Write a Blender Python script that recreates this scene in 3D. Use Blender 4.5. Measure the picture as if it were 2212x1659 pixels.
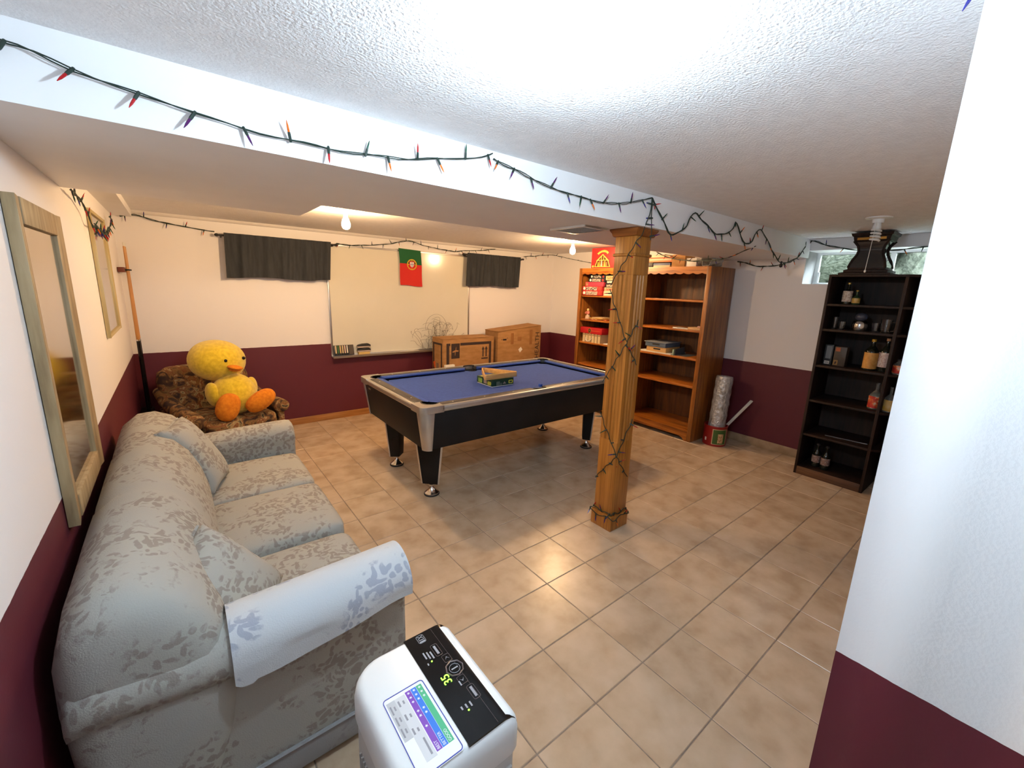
import bpy, bmesh, math, random
from math import sin, cos, pi, radians
from mathutils import Vector, Matrix, Euler
for o in list(bpy.data.objects): bpy.data.objects.remove(o)
sc = bpy.context.scene
C = sc.collection
random.seed(7)
# ---------------------------------------------------------------- camera
W_, H_ = 2212.0, 1659.0
FPX = 907.7
CAM = Vector((-1.424655, -1.425875, 1.56892))
yaw, pit, rol = radians(38.81), radians(12.04), radians(1.96)
fw = Vector((sin(yaw)*cos(pit), cos(yaw)*cos(pit), -sin(pit)))
rt = Vector((cos(yaw), -sin(yaw), 0)); up = rt.cross(fw)
r2 = rt*cos(rol) + up*sin(rol); u2 = -rt*sin(rol) + up*cos(rol)
cd = bpy.data.cameras.new('camera'); cam = bpy.data.objects.new('camera', cd); C.objects.link(cam)
cam.matrix_world = Matrix(((r2.x, u2.x, -fw.x, CAM.x), (r2.y, u2.y, -fw.y, CAM.y), (r2.z, u2.z, -fw.z, CAM.z), (0, 0, 0, 1)))
cd.sensor_fit = 'HORIZONTAL'; cd.sensor_width = 36.0; cd.lens = FPX*36.0/W_
cd.shift_x = -5.13/W_; cd.shift_y = -14.53/W_
cd.clip_start = 0.02; cd.clip_end = 200
sc.camera = cam
# ---------------------------------------------------------------- world, exposure
w = bpy.data.worlds.new('daylight'); sc.world = w; w.use_nodes = True
w.node_tree.nodes['Background'].inputs[0].default_value = (0.80, 0.90, 1.0, 1)
w.node_tree.nodes['Background'].inputs[1].default_value = 14.0
sc.view_settings.view_transform = 'Standard'
sc.view_settings.look = 'None'
sc.view_settings.gamma = 1.0
sc.view_settings.exposure = 0.66
sc.view_settings.use_curve_mapping = False
LAMP_W, BULB_W = 570.0, 650.0     # emission strengths of the cool bulb and of the two warm bulbs
COOL, WARM = (0.66, 0.85, 1.0), (1.0, 0.64, 0.32)

# ---------------------------------------------------------------- materials
MATS = {}
def srgb(r, g, b):
    f = lambda c: (c/255.0/12.92) if c <= 10 else (((c/255.0)+.055)/1.055)**2.4
    return (f(r), f(g), f(b))
def mat(name, col, rough=.5, metal=0., **k):
    if name in MATS: return MATS[name]
    m = bpy.data.materials.new(name); m.use_nodes = True
    b = m.node_tree.nodes['Principled BSDF']
    b.inputs['Base Color'].default_value = (*col, 1); b.inputs['Roughness'].default_value = rough; b.inputs['Metallic'].default_value = metal
    for kk, v in k.items(): b.inputs[kk.replace('_', ' ')].default_value = v
    MATS[name] = m
    return m
def emit(name, col, s):
    m = mat(name, col, .5); b = m.node_tree.nodes['Principled BSDF']
    b.inputs['Emission Color'].default_value = (*col, 1); b.inputs['Emission Strength'].default_value = s
    return m
def nmat(name, cols, scale=8., stretch=(1, 1, 1), rough=.5, metal=0., bump=0., detail=4., bscale=None, dist=0., coord='Object', pos=None, rnd=0., bdist=.01, const=False, **k):
    """noise-driven colour ramp; cols: list of colours"""
    if name in MATS: return MATS[name]
    m = mat(name, cols[0], rough, metal, **k); nt = m.node_tree; N = nt.nodes; L = nt.links; b = N['Principled BSDF']
    tc = N.new('ShaderNodeTexCoord'); mp = N.new('ShaderNodeMapping'); mp.inputs['Scale'].default_value = stretch
    L.new(tc.outputs[coord], mp.inputs['Vector'])
    if rnd:
        oi = N.new('ShaderNodeObjectInfo'); ml = N.new('ShaderNodeMath'); ml.operation = 'MULTIPLY'; ml.inputs[1].default_value = 37.0
        L.new(oi.outputs['Random'], ml.inputs[0]); L.new(ml.outputs[0], mp.inputs['Location'])
    nz = N.new('ShaderNodeTexNoise'); nz.inputs['Scale'].default_value = scale; nz.inputs['Detail'].default_value = detail; nz.inputs['Distortion'].default_value = dist
    L.new(mp.outputs[0], nz.inputs['Vector'])
    rp = N.new('ShaderNodeValToRGB'); cr = rp.color_ramp
    if const: cr.interpolation = 'CONSTANT'
    n = len(cols); pos = pos or [.32+.36*i/(n-1) for i in range(n)]
    while len(cr.elements) < n: cr.elements.new(.5)
    for e, c, p_ in zip(cr.elements, cols, pos): e.position = p_; e.color = (*c, 1)
    L.new(nz.outputs[0], rp.inputs[0])
    if rnd:
        hs = N.new('ShaderNodeHueSaturation'); mr = N.new('ShaderNodeMapRange'); mr.inputs['To Min'].default_value = 1-rnd; mr.inputs['To Max'].default_value = 1+rnd
        L.new(oi.outputs['Random'], mr.inputs[0]); L.new(mr.outputs[0], hs.inputs['Value']); L.new(rp.outputs[0], hs.inputs['Color']); L.new(hs.outputs[0], b.inputs['Base Color'])
    else: L.new(rp.outputs[0], b.inputs['Base Color'])
    if bump:
        bn = N.new('ShaderNodeBump'); bn.inputs['Strength'].default_value = bump; bn.inputs['Distance'].default_value = bdist
        n2 = N.new('ShaderNodeTexNoise'); n2.inputs['Scale'].default_value = bscale or scale; n2.inputs['Detail'].default_value = 3
        L.new((mp.outputs[0] if not bscale else tc.outputs[coord]), n2.inputs['Vector']); L.new(n2.outputs[0], bn.inputs['Height']); L.new(bn.outputs[0], b.inputs['Normal'])
    return m
def wallmat():
    m = mat('wall_paint', (.8, .78, .77), .55); nt = m.node_tree; N = nt.nodes; L = nt.links; b = N['Principled BSDF']
    g = N.new('ShaderNodeNewGeometry'); s = N.new('ShaderNodeSeparateXYZ'); L.new(g.outputs['Position'], s.inputs[0])
    nz = N.new('ShaderNodeTexNoise'); nz.inputs['Scale'].default_value = 30; L.new(g.outputs['Position'], nz.inputs['Vector'])
    ad = N.new('ShaderNodeMath'); ad.operation = 'MULTIPLY_ADD'; ad.inputs[1].default_value = .004; L.new(nz.outputs[0], ad.inputs[0]); L.new(s.outputs['Z'], ad.inputs[2])
    gt = N.new('ShaderNodeMath'); gt.operation = 'GREATER_THAN'; gt.inputs[1].default_value = .884; L.new(ad.outputs[0], gt.inputs[0])
    mx = N.new('ShaderNodeMix'); mx.data_type = 'RGBA'; mx.inputs['A'].default_value = (.105, .011, .022, 1); mx.inputs['B'].default_value = (.86, .84, .845, 1)
    L.new(gt.outputs[0], mx.inputs['Factor']); L.new(mx.outputs['Result'], b.inputs['Base Color'])
    n2 = N.new('ShaderNodeTexNoise'); n2.inputs['Scale'].default_value = 160; bp = N.new('ShaderNodeBump'); bp.inputs['Strength'].default_value = .06; bp.inputs['Distance'].default_value = .003
    L.new(g.outputs['Position'], n2.inputs['Vector']); L.new(n2.outputs[0], bp.inputs['Height']); L.new(bp.outputs[0], b.inputs['Normal'])
    return m
def damask(name, base, base2, leaf, scale=13., amt=.5, rough=.85, mask=1.6, off=(0,0,0)):
    """woven fabric with scattered leaf and flower shapes"""
    m = mat(name, base, rough); nt = m.node_tree; N = nt.nodes; L = nt.links; b = N['Principled BSDF']
    tc = N.new('ShaderNodeTexCoord'); mp = N.new('ShaderNodeMapping'); mp.inputs['Location'].default_value = off
    L.new(tc.outputs['Object'], mp.inputs[0])
    dn = N.new('ShaderNodeTexNoise'); dn.inputs['Scale'].default_value = scale*.6; L.new(mp.outputs[0], dn.inputs['Vector'])
    vm = N.new('ShaderNodeVectorMath'); vm.operation = 'MULTIPLY_ADD'; vm.inputs[1].default_value = (.09, .09, .09); L.new(dn.outputs['Color'], vm.inputs[0]); L.new(mp.outputs[0], vm.inputs[2])
    st = N.new('ShaderNodeMapping'); st.inputs['Scale'].default_value = (1., .38, .62); st.inputs['Rotation'].default_value = (.3, .5, .7); L.new(vm.outputs[0], st.inputs[0])
    v = N.new('ShaderNodeTexVoronoi'); v.inputs['Scale'].default_value = scale*2.9; L.new(st.outputs[0], v.inputs['Vector'])
    s3 = N.new('ShaderNodeMapping'); s3.inputs['Scale'].default_value = (.42, 1., .7); s3.inputs['Rotation'].default_value = (-.5, .3, -.6); L.new(vm.outputs[0], s3.inputs[0])
    v2 = N.new('ShaderNodeTexVoronoi'); v2.inputs['Scale'].default_value = scale*3.6; L.new(s3.outputs[0], v2.inputs['Vector'])
    mn = N.new('ShaderNodeMath'); mn.operation = 'MINIMUM'; L.new(v.outputs['Distance'], mn.inputs[0]); L.new(v2.outputs['Distance'], mn.inputs[1])
    lt = N.new('ShaderNodeMapRange'); lt.inputs['From Min'].default_value = .44; lt.inputs['From Max'].default_value = .36; L.new(mn.outputs[0], lt.inputs[0])
    bn = N.new('ShaderNodeTexNoise'); bn.inputs['Scale'].default_value = scale*.33; bn.inputs['Detail'].default_value = 5; bn.inputs['Roughness'].default_value = .62; L.new(mp.outputs[0], bn.inputs['Vector'])
    g2 = N.new('ShaderNodeMapRange'); g2.inputs['From Min'].default_value = amt-.02; g2.inputs['From Max'].default_value = amt+.03; L.new(bn.outputs[0], g2.inputs[0])
    mu = N.new('ShaderNodeMath'); mu.operation = 'MULTIPLY'; L.new(lt.outputs[0], mu.inputs[0]); L.new(g2.outputs[0], mu.inputs[1])
    sf = N.new('ShaderNodeMath'); sf.operation = 'MULTIPLY'; sf.inputs[1].default_value = .8; L.new(mu.outputs[0], sf.inputs[0])
    cl = N.new('ShaderNodeMix'); cl.data_type = 'RGBA'; cl.inputs['A'].default_value = (*base, 1); cl.inputs['B'].default_value = (*base2, 1); L.new(bn.outputs[0], cl.inputs['Factor'])
    mx = N.new('ShaderNodeMix'); mx.data_type = 'RGBA'; L.new(cl.outputs['Result'], mx.inputs['A']); mx.inputs['B'].default_value = (*leaf, 1); L.new(sf.outputs[0], mx.inputs['Factor'])
    L.new(mx.outputs['Result'], b.inputs['Base Color'])
    wn = N.new('ShaderNodeTexNoise'); wn.inputs['Scale'].default_value = 260; L.new(tc.outputs['Object'], wn.inputs['Vector'])
    bp = N.new('ShaderNodeBump'); bp.inputs['Strength'].default_value = .25; bp.inputs['Distance'].default_value = .004; L.new(wn.outputs[0], bp.inputs['Height']); L.new(bp.outputs[0], b.inputs['Normal'])
    return m

# ---------------------------------------------------------------- mesh builder
class MB:
    def __init__(s): s.v = []; s.f = []
    def add(s, vs, fs):
        o = len(s.v); s.v += [Vector(p) for p in vs]; s.f += [tuple(i+o for i in f) for f in fs]; return s
    def box(s, x0, x1, y0, y1, z0, z1):
        vs = [(x, y, z) for x in (x0, x1) for y in (y0, y1) for z in (z0, z1)]
        return s.add(vs, [(0, 1, 3, 2), (4, 6, 7, 5), (0, 4, 5, 1), (2, 3, 7, 6), (0, 2, 6, 4), (1, 5, 7, 3)])
    def hexa(s, b4, t4):
        return s.add(list(b4)+list(t4), [(3, 2, 1, 0), (4, 5, 6, 7), (0, 1, 5, 4), (1, 2, 6, 5), (2, 3, 7, 6), (3, 0, 4, 7)])
    def obox(s, c, size, rot=(0, 0, 0)):
        R = Euler(rot).to_matrix(); c = Vector(c); a, b, d = [x/2 for x in size]
        vs = [c+R@Vector((x, y, z)) for x in (-a, a) for y in (-b, b) for z in (-d, d)]
        return s.add(vs, [(0, 1, 3, 2), (4, 6, 7, 5), (0, 4, 5, 1), (2, 3, 7, 6), (0, 2, 6, 4), (1, 5, 7, 3)])
    def cyl(s, p0, p1, r0, r1=None, n=16, caps=True):
        r1 = r0 if r1 is None else r1
        p0, p1 = Vector(p0), Vector(p1); d = (p1-p0).normalized(); q = d.to_track_quat('Z', 'Y')
        vs = [p0+q@Vector((r0*cos(2*pi*i/n), r0*sin(2*pi*i/n), 0)) for i in range(n)]+[p1+q@Vector((r1*cos(2*pi*i/n), r1*sin(2*pi*i/n), 0)) for i in range(n)]
        fs = [(i, (i+1) % n, n+(i+1) % n, n+i) for i in range(n)]
        if caps: fs += [tuple(range(n-1, -1, -1)), tuple(range(n, 2*n))]
        return s.add(vs, fs)
    def lathe(s, c, prof, n=24, rot0=0., sx=1., sy=1., q=None):
        """profile (r, z) from bottom to top about a vertical axis"""
        c = Vector(c); vs = []
        for r, z in prof:
            for i in range(n):
                a = rot0+2*pi*i/n; p = Vector((r*cos(a)*sx, r*sin(a)*sy, z)); vs.append(c+(q@p if q else p))
        m = len(prof); fs = [(j*n+i, j*n+(i+1) % n, (j+1)*n+(i+1) % n, (j+1)*n+i) for j in range(m-1) for i in range(n)]
        fs += [tuple(range(n-1, -1, -1)), tuple(range((m-1)*n, m*n))]
        return s.add(vs, fs)
    def tube(s, pts, r, n=6):
        P = [Vector(p) for p in pts]; vs = []; m = len(P)
        pv = None
        for i, p in enumerate(P):
            d = (P[min(i+1, m-1)]-P[max(i-1, 0)]).normalized()
            if pv is None: pv = d.orthogonal().normalized()
            pv = (pv-d*pv.dot(d)); pv = pv.normalized() if pv.length > 1e-6 else d.orthogonal().normalized()
            b = d.cross(pv); rr = r[i] if isinstance(r, (list, tuple)) else r
            vs += [p+(pv*cos(2*pi*k/n)+b*sin(2*pi*k/n))*rr for k in range(n)]
        fs = [(j*n+k, j*n+(k+1) % n, (j+1)*n+(k+1) % n, (j+1)*n+k) for j in range(m-1) for k in range(n)]
        fs += [tuple(range(n-1, -1, -1)), tuple(range((m-1)*n, m*n))]
        return s.add(vs, fs)
    def prism(s, poly, axis, a, b):
        """extrude a 2D polygon along axis; poly in the other two axes' order (x,y,z without axis)"""
        def p3(q, t): return {'x': (t, q[0], q[1]), 'y': (q[0], t, q[1]), 'z': (q[0], q[1], t)}[axis]
        n = len(poly); vs = [p3(q, a) for q in poly]+[p3(q, b) for q in poly]
        return s.add(vs, [tuple(range(n)), tuple(range(2*n-1, n-1, -1))]+[(i, n+i, n+(i+1) % n, (i+1) % n) for i in range(n)])
    def ell(s, c, r, e1=1., e2=1., nu=24, nv=14, rot=(0, 0, 0), fn=None):
        """superellipsoid"""
        R = Euler(rot).to_matrix(); c = Vector(c); sg = lambda x, e: math.copysign(abs(x)**e, x); vs = []
        for j in range(nv+1):
            t = -pi/2+pi*j/nv
            for i in range(nu):
                a = 2*pi*i/nu
                p = Vector((r[0]*sg(cos(t), e1)*sg(cos(a), e2), r[1]*sg(cos(t), e1)*sg(sin(a), e2), r[2]*sg(sin(t), e1)))
                if fn: p = fn(p)
                vs.append(c+R@p)
        fs = [(j*nu+i, j*nu+(i+1) % nu, (j+1)*nu+(i+1) % nu, (j+1)*nu+i) for j in range(nv) for i in range(nu)]
        return s.add(vs, fs)
    def grid(s, fn, nu, nv, thick=0.):
        vs = [Vector(fn(i/nu, j/nv)) for j in range(nv+1) for i in range(nu+1)]
        fs = [(j*(nu+1)+i, j*(nu+1)+i+1, (j+1)*(nu+1)+i+1, (j+1)*(nu+1)+i) for j in range(nv) for i in range(nu)]
        if not thick: return s.add(vs, fs)
        nn = len(vs); nor = [Vector((0, 0, 0)) for _ in vs]
        for f in fs:
            nrm = (vs[f[1]]-vs[f[0]]).cross(vs[f[3]]-vs[f[0]])
            for i in f: nor[i] += nrm
        v2 = [p-nr.normalized()*thick for p, nr in zip(vs, nor)]
        f2 = [tuple(nn+i for i in reversed(f)) for f in fs]
        rim = [i for i in range(nu)]+[j*(nu+1)+nu for j in range(nv)]+[nv*(nu+1)+i for i in range(nu, 0, -1)]+[j*(nu+1) for j in range(nv, 0, -1)]
        f3 = [(rim[(k+1) % len(rim)], rim[k], nn+rim[k], nn+rim[(k+1) % len(rim)]) for k in range(len(rim))]
        return s.add(vs+v2, fs+f2+f3)
    def sweep(s, rings):
        n = len(rings[0]); vs = [p for r in rings for p in r]; m = len(rings)
        fs = [(j*n+k, j*n+(k+1) % n, (j+1)*n+(k+1) % n, (j+1)*n+k) for j in range(m-1) for k in range(n)]
        fs += [tuple(range(n-1, -1, -1)), tuple(range((m-1)*n, m*n))]
        return s.add(vs, fs)
    def xf(s, M): s.v = [M@p for p in s.v]; return s
    def mesh(s, name, bevel=0., seg=2, ang=.6, off=Vector((0, 0, 0)), smooth=True):
        me = bpy.data.meshes.new(name); me.from_pydata([p-off for p in s.v], [], s.f)
        bm = bmesh.new(); bm.from_mesh(me); bmesh.ops.remove_doubles(bm, verts=bm.verts, dist=1e-6)
        bmesh.ops.recalc_face_normals(bm, faces=bm.faces)
        if bevel:
            es = [e for e in bm.edges if len(e.link_faces) == 2 and e.calc_face_angle(0) > .5]
            bmesh.ops.bevel(bm, geom=es, offset=bevel, segments=seg, affect='EDGES', profile=.5, clamp_overlap=True)
        for f in bm.faces: f.smooth = smooth
        for e in bm.edges:
            if len(e.link_faces) == 2 and e.calc_face_angle(0) > ang: e.smooth = False
        bm.to_mesh(me); bm.free(); return me
WL = {}
def link(o, parent=None):
    C.objects.link(o)
    if parent is not None: o.parent = parent
    return o
def tag(o, label=None, cat=None, group=None, kind=None):
    if label: o['label'] = label
    if cat: o['category'] = cat
    if group: o['group'] = group
    if kind: o['kind'] = kind
    return o
def thing(name, label, cat, loc, group=None):
    o = bpy.data.objects.new(name, None); o.empty_display_size = .05; o.location = loc; link(o); WL[o.name] = Vector(loc)
    return tag(o, label, cat, group)
def part(name, mb, m, parent, bevel=0., seg=2, label=None, ang=.6, smooth=True):
    off = WL[parent.name] if parent is not None else Vector((0, 0, 0))
    me = mb if isinstance(mb, bpy.types.Mesh) else mb.mesh(name, bevel, seg, ang, off, smooth)
    me.materials.clear() if isinstance(mb, bpy.types.Mesh) and False else None
    if not me.materials: me.materials.append(m)
    o = bpy.data.objects.new(name, me); link(o, parent); WL[o.name] = off
    if label: o['label'] = label
    return o
def solo(name, mb, m, label, cat, loc, group=None, bevel=0., seg=2, ang=.6):
    """a thing that is one mesh"""
    me = mb.mesh(name, bevel, seg, ang, Vector(loc)); me.materials.append(m)
    o = bpy.data.objects.new(name, me); o.location = loc; link(o); WL[o.name] = Vector(loc)
    return tag(o, label, cat, group)
def struct(name, mb, m, bevel=0.):
    me = mb.mesh(name, bevel); me.materials.append(m)
    o = bpy.data.objects.new(name, me); link(o); WL[o.name] = Vector((0, 0, 0)); o['kind'] = 'structure'; return o
def text(name, s, m, parent, origin, right, upv, size, align='LEFT', extr=.0004, label=None, bold=0.):
    cu = bpy.data.curves.new(name, 'FONT'); cu.body = s; cu.size = size; cu.extrude = extr; cu.align_x = align; cu.align_y = 'CENTER'; cu.offset = bold
    t = bpy.data.objects.new(name, cu); C.objects.link(t)
    bpy.context.view_layer.update()
    me = bpy.data.meshes.new_from_object(t.evaluated_get(bpy.context.evaluated_depsgraph_get()))
    bpy.data.objects.remove(t); bpy.data.curves.remove(cu)
    r, u = Vector(right).normalized(), Vector(upv).normalized(); n = r.cross(u); off = Vector(origin)-WL[parent.name]
    me.transform(Matrix(((r.x, u.x, n.x, off.x), (r.y, u.y, n.y, off.y), (r.z, u.z, n.z, off.z), (0, 0, 0, 1))))
    me.materials.clear(); me.materials.append(m)
    o = bpy.data.objects.new(name, me); link(o, parent); WL[o.name] = WL[parent.name]
    if label: o['label'] = label
    return o
def plate(name, poly, m, parent, origin, right, upv, th=.0006):
    """thin printed patch lying on a face"""
    r, u = Vector(right).normalized(), Vector(upv).normalized(); n = r.cross(u); o0 = Vector(origin)
    mb = MB(); k = len(poly)
    a = [o0+r*x+u*y for x, y in poly]; b = [p+n*th for p in a]
    mb.add(a+b, [tuple(range(k-1, -1, -1)), tuple(range(k, 2*k))]+[(i, (i+1) % k, k+(i+1) % k, k+i) for i in range(k)])
    return part(name, mb, m, parent, smooth=False)
def rect(x0, x1, y0, y1): return [(x0, y0), (x1, y0), (x1, y1), (x0, y1)]
def circ(cx, cy, rx, ry=None, n=20): ry = ry or rx; return [(cx+rx*cos(2*pi*i/n), cy+ry*sin(2*pi*i/n)) for i in range(n)]
def ring(mbp, cx, cy, r0, r1): pass
def rrect(x0, x1, y0, y1, r, n=6):
    out = []
    for (cx, cy, a0) in ((x1-r, y0+r, -pi/2), (x1-r, y1-r, 0), (x0+r, y1-r, pi/2), (x0+r, y0+r, pi)):
        out += [(cx+r*cos(a0+pi/2*i/n), cy+r*sin(a0+pi/2*i/n)) for i in range(n+1)]
    return out
def copytree(o, parent=None):
    c = o.copy(); C.objects.link(c); c.parent = parent
    WL[c.name] = WL[o.name].copy()
    for ch in list(o.children): copytree(ch, c)
    return c

# ---------------------------------------------------------------- material palette
WALL = wallmat()
CEIL = nmat('stippled_ceiling', [(.80, .79, .795), (.86, .85, .855)], 20, rough=.75, bump=.4, bscale=120, bdist=.010)
SMOOTHP = nmat('smooth_white_paint', [(.82, .81, .815), (.85, .84, .845)], 5, rough=.5)
TILE = nmat('ceramic_tile', [srgb(184, 160, 133), srgb(200, 177, 150), srgb(211, 189, 164)], 7, rough=.27, detail=8, bump=.05, bscale=55, bdist=.003, rnd=.04)
GROUT = nmat('grout', [(.20, .155, .12), (.30, .25, .20)], 30, rough=.9)
OAK = nmat('oak', [srgb(100, 56, 20), srgb(140, 84, 32), srgb(164, 104, 44)], 5, (9, 9, .55), rough=.36, detail=6, dist=.6, bump=.1, bdist=.002)
OAKY = nmat('oak_shelf', [srgb(112, 58, 16), srgb(168, 98, 34), srgb(188, 120, 50)], 5, (9, .55, 9), rough=.34, detail=6, dist=.6)
OAKB_SHADE = nmat('oak_back_shaded', [srgb(56, 30, 13), srgb(84, 48, 20), srgb(104, 62, 27)], 4, (9, 5, .5), rough=.5, detail=6, dist=.6)  # interior shade of the bookcases darkened into the back panel colour
PINE = nmat('post_oak', [srgb(140, 86, 30), srgb(166, 106, 40), srgb(182, 122, 52)], 5, (13, 13, .45), rough=.4, detail=5, dist=.5)
DARKW = nmat('dark_walnut', [srgb(26, 15, 11), srgb(46, 29, 21)], 6, (7, 7, .5), rough=.6, detail=5, Specular_IOR_Level=.3)
WHITEP = mat('white_plastic', (.80, .82, .82), .35)
BLACKG = mat('black_gloss', (.005, .005, .0055), .2, Specular_IOR_Level=.3)
BLACKM = mat('black_matt', (.012, .011, .012), .6)
CHROME = mat('chrome', (.75, .74, .72), .18, 1.)
ALU = mat('aluminium', (.62, .61, .60), .38, 1.)
SILVER = nmat('silver_rail', [(.50, .48, .45), (.56, .54, .51)], 8, rough=.33, metal=.75)
GLASS = mat('clear_glass', (1, 1, 1), .03, Transmission_Weight=1., IOR=1.45)
MIRROR = nmat('old_mirror', [(.62, .60, .56), (.70, .69, .66)], 4, (1, 1, .4), rough=.09, metal=1., detail=6)
PAPER = mat('paper_white', (.78, .76, .70), .7)
GREENW = mat('green_wire', srgb(28, 46, 38), .55)
CARD = nmat('cardboard', [srgb(150, 108, 62), srgb(170, 126, 78)], 9, (1, 1, 3), rough=.85, detail=5)
INK = mat('box_ink', srgb(52, 36, 34), .8)

# ---------------------------------------------------------------- room shell
XL, XR, YB, ZC = -1.765, 3.28, 3.54, 2.10
NX, NY = -.464, -1.285           # near partition corner
YF = -2.35                        # wall behind the camera
MARO = .884
struct('wall_left', MB().box(XL-.12, XL, YF-.12, YB+.12, -.05, ZC+.15), WALL)
struct('wall_back', MB().box(XL, XR, YB, YB+.12, -.05, ZC+.15), WALL)
wy0, wy1, wz0, wz1 = -1.05, .092, 1.695, 2.0
mw = MB()
mw.box(XR, XR+.36, NY-.12, wy0, -.05, ZC+.15); mw.box(XR, XR+.36, wy1, YB+.12, -.05, ZC+.15)
mw.box(XR, XR+.36, wy0, wy1, -.05, wz0); mw.box(XR, XR+.36, wy0, wy1, wz1, ZC+.15)
struct('wall_right', mw, WALL)
struct('wall_partition', MB().box(NX, XR, NY-.12, NY, -.05, ZC+.15).box(NX, NX+.12, YF, NY-.12, -.05, ZC+.15), WALL)
struct('wall_front', MB().box(XL, NX+.12, YF-.12, YF, -.05, ZC+.15), WALL)
struct('ceiling', MB().box(XL, XR, YF, YB, ZC, ZC+.12), CEIL)
# dropped beam with its duct soffit, side chase and crown put in for bulb streaks
SY0, SY1, SY2, SX, SZ = .075, .885, 1.34, -.815, 1.93
struct('trim_1', MB().prism([(XL, SY0), (XR, SY0), (XR, SY1), (SX, SY1), (SX, SY2), (XL, SY2)], 'z', SZ, ZC), SMOOTHP)
struct('trim_2', MB().box(XL, -1.64, SY2, YB, 2.045, ZC), SMOOTHP)
added_crown = MB().prism([(YB, ZC), (YB, ZC-.028)]+[(YB-.028+.028*sin(a), ZC-.028+.028*(1-cos(a))) if False else (YB-.03*sin(a), ZC-.03*cos(a)) for a in (pi*.12, pi*.25, pi*.38)]+[(YB-.03, ZC)], 'x', -1.64, XR)
struct('trim_3', added_crown, mat('semi_gloss_white', (.78, .75, .73), .22))
# floor: grout bed and single tiles
flo = struct('floor', MB().box(XL, XR, NY, YB, -.06, -.0025).box(XL, NX, YF, NY, -.06, -.0025), GROUT)
T = .305; cache = {}
rest = MB()
def tmesh(wx, wy):
    k = (round(wx, 3), round(wy, 3))
    if k not in cache:
        g = .002; b = .0022
        mb = MB()
        x, y = wx/2-g, wy/2-g
        mb.add([(-x, -y, -.008), (x, -y, -.008), (x, y, -.008), (-x, y, -.008), (-x, -y, -b), (x, -y, -b), (x, y, -b), (-x, y, -b), (-x+b, -y+b, 0), (x-b, -y+b, 0), (x-b, y-b, 0), (-x+b, y-b, 0)],
               [(0, 1, 5, 4), (1, 2, 6, 5), (2, 3, 7, 6), (3, 0, 4, 7), (4, 5, 9, 8), (5, 6, 10, 9), (6, 7, 11, 10), (7, 4, 8, 11), (8, 9, 10, 11)])
        me = mb.mesh('tile', ang=.3, smooth=False); me.materials.append(TILE); cache[k] = me
    return cache[k]
for i in range(-6, 11):
    for j in range(-8, 12):
        x0, x1, y0, y1 = max(i*T, XL), min((i+1)*T, XR), max(j*T, YF), min((j+1)*T, YB)
        if y1 <= NY+.01 and x0 >= NX-.01: continue
        if x1 > NX and y0 < NY and x0 < NX and y1 < NY: x1 = NX
        if x0 >= NX-.01 and y0 < NY: y0 = NY
        if x1-x0 < .02 or y1-y0 < .02: continue
        if x1 < -.95 and y0 > -.1 and y1 < 1.6: continue          # wholly under the sofa
        if y1 < -1.2: rest.box(x0+.002, x1-.002, y0+.002, y1-.002, -.008, 0); continue
        o = bpy.data.objects.new('tile', tmesh(x1-x0, y1-y0)); o.location = ((x0+x1)/2, (y0+y1)/2, 0)
        o.rotation_euler.z = 0; link(o, flo)
rt_ = part('tile_field', rest, TILE, flo, smooth=False); rt_['kind'] = 'stuff'
BASEW = nmat('baseboard_oak', [srgb(150, 98, 48), srgb(182, 128, 72)], 6, (.6, 9, 9), rough=.45)
struct('baseboard_back', MB().box(XL, XR, YB-.014, YB, 0, .075), BASEW, .003)
struct('baseboard_right', MB().box(XR-.012, XR, NY, YB-.014, 0, .085), nmat('baseboard_stone', [srgb(150, 122, 92), srgb(178, 152, 122)], 9, rough=.5), .003)
struct('baseboard_left', MB().box(XL, XL+.012, YF, YB-.014, 0, .075), BASEW, .003)
# basement window in the right wall
win = struct('window_1', MB().box(XR+.28, XR+.32, wy0, wy1, wz0, wz0+.022).box(XR+.28, XR+.32, wy0, wy1, wz1-.022, wz1).box(XR+.28, XR+.32, wy1-.03, wy1, wz0+.022, wz1-.022).box(XR+.28, XR+.32, wy0, wy0+.03, wz0+.022, wz1-.022).box(XR+.282, XR+.318, -.50, -.465, wz0+.022, wz1-.022), WHITEP)
part('window_pane', MB().box(XR+.298, XR+.302, wy0+.03, -.50, wz0+.022, wz1-.022), mat('window_glass', (.95, 1, .97), .12, Transmission_Weight=1., IOR=1.05), win)
part('window_pane', MB().box(XR+.298, XR+.302, -.465, wy1-.03, wz0+.022, wz1-.022), MATS['window_glass'], win)
part('window_latch', MB().box(XR+.262, XR+.279, .04, .06, wz0+.02, wz0+.12), WHITEP, win, .003)
# what lies outside that window: lawn and hedge
tag(solo('lawn', MB().box(XR+.36, 12, -7, 7, 1.4, 1.62), nmat('lawn_green', [(.03, .05, .02), (.06, .085, .035)], 20, rough=.95), 'sunlit green lawn outside the basement window', 'lawn', (7.5, 0, 1.62)), kind='structure')
def hedgefn(u, v):
    a = u*14-7; h = 1.55+v*1.0
    return (6.2+.25*sin(a*3.1+v*4)+.22*sin(a*7.7-v*9)+.6*(v-.5)**2, a, h)
solo('hedge', MB().grid(hedgefn, 160, 30, .4), nmat('hedge_leaves', [(.020, .026, .015), (.045, .052, .034), (.085, .09, .068)], 14, rough=.8, detail=7, bump=1., bscale=30, bdist=.05), 'pale green hedge seen through the basement window', 'hedge', (6.4, 0, 1.6))
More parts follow.
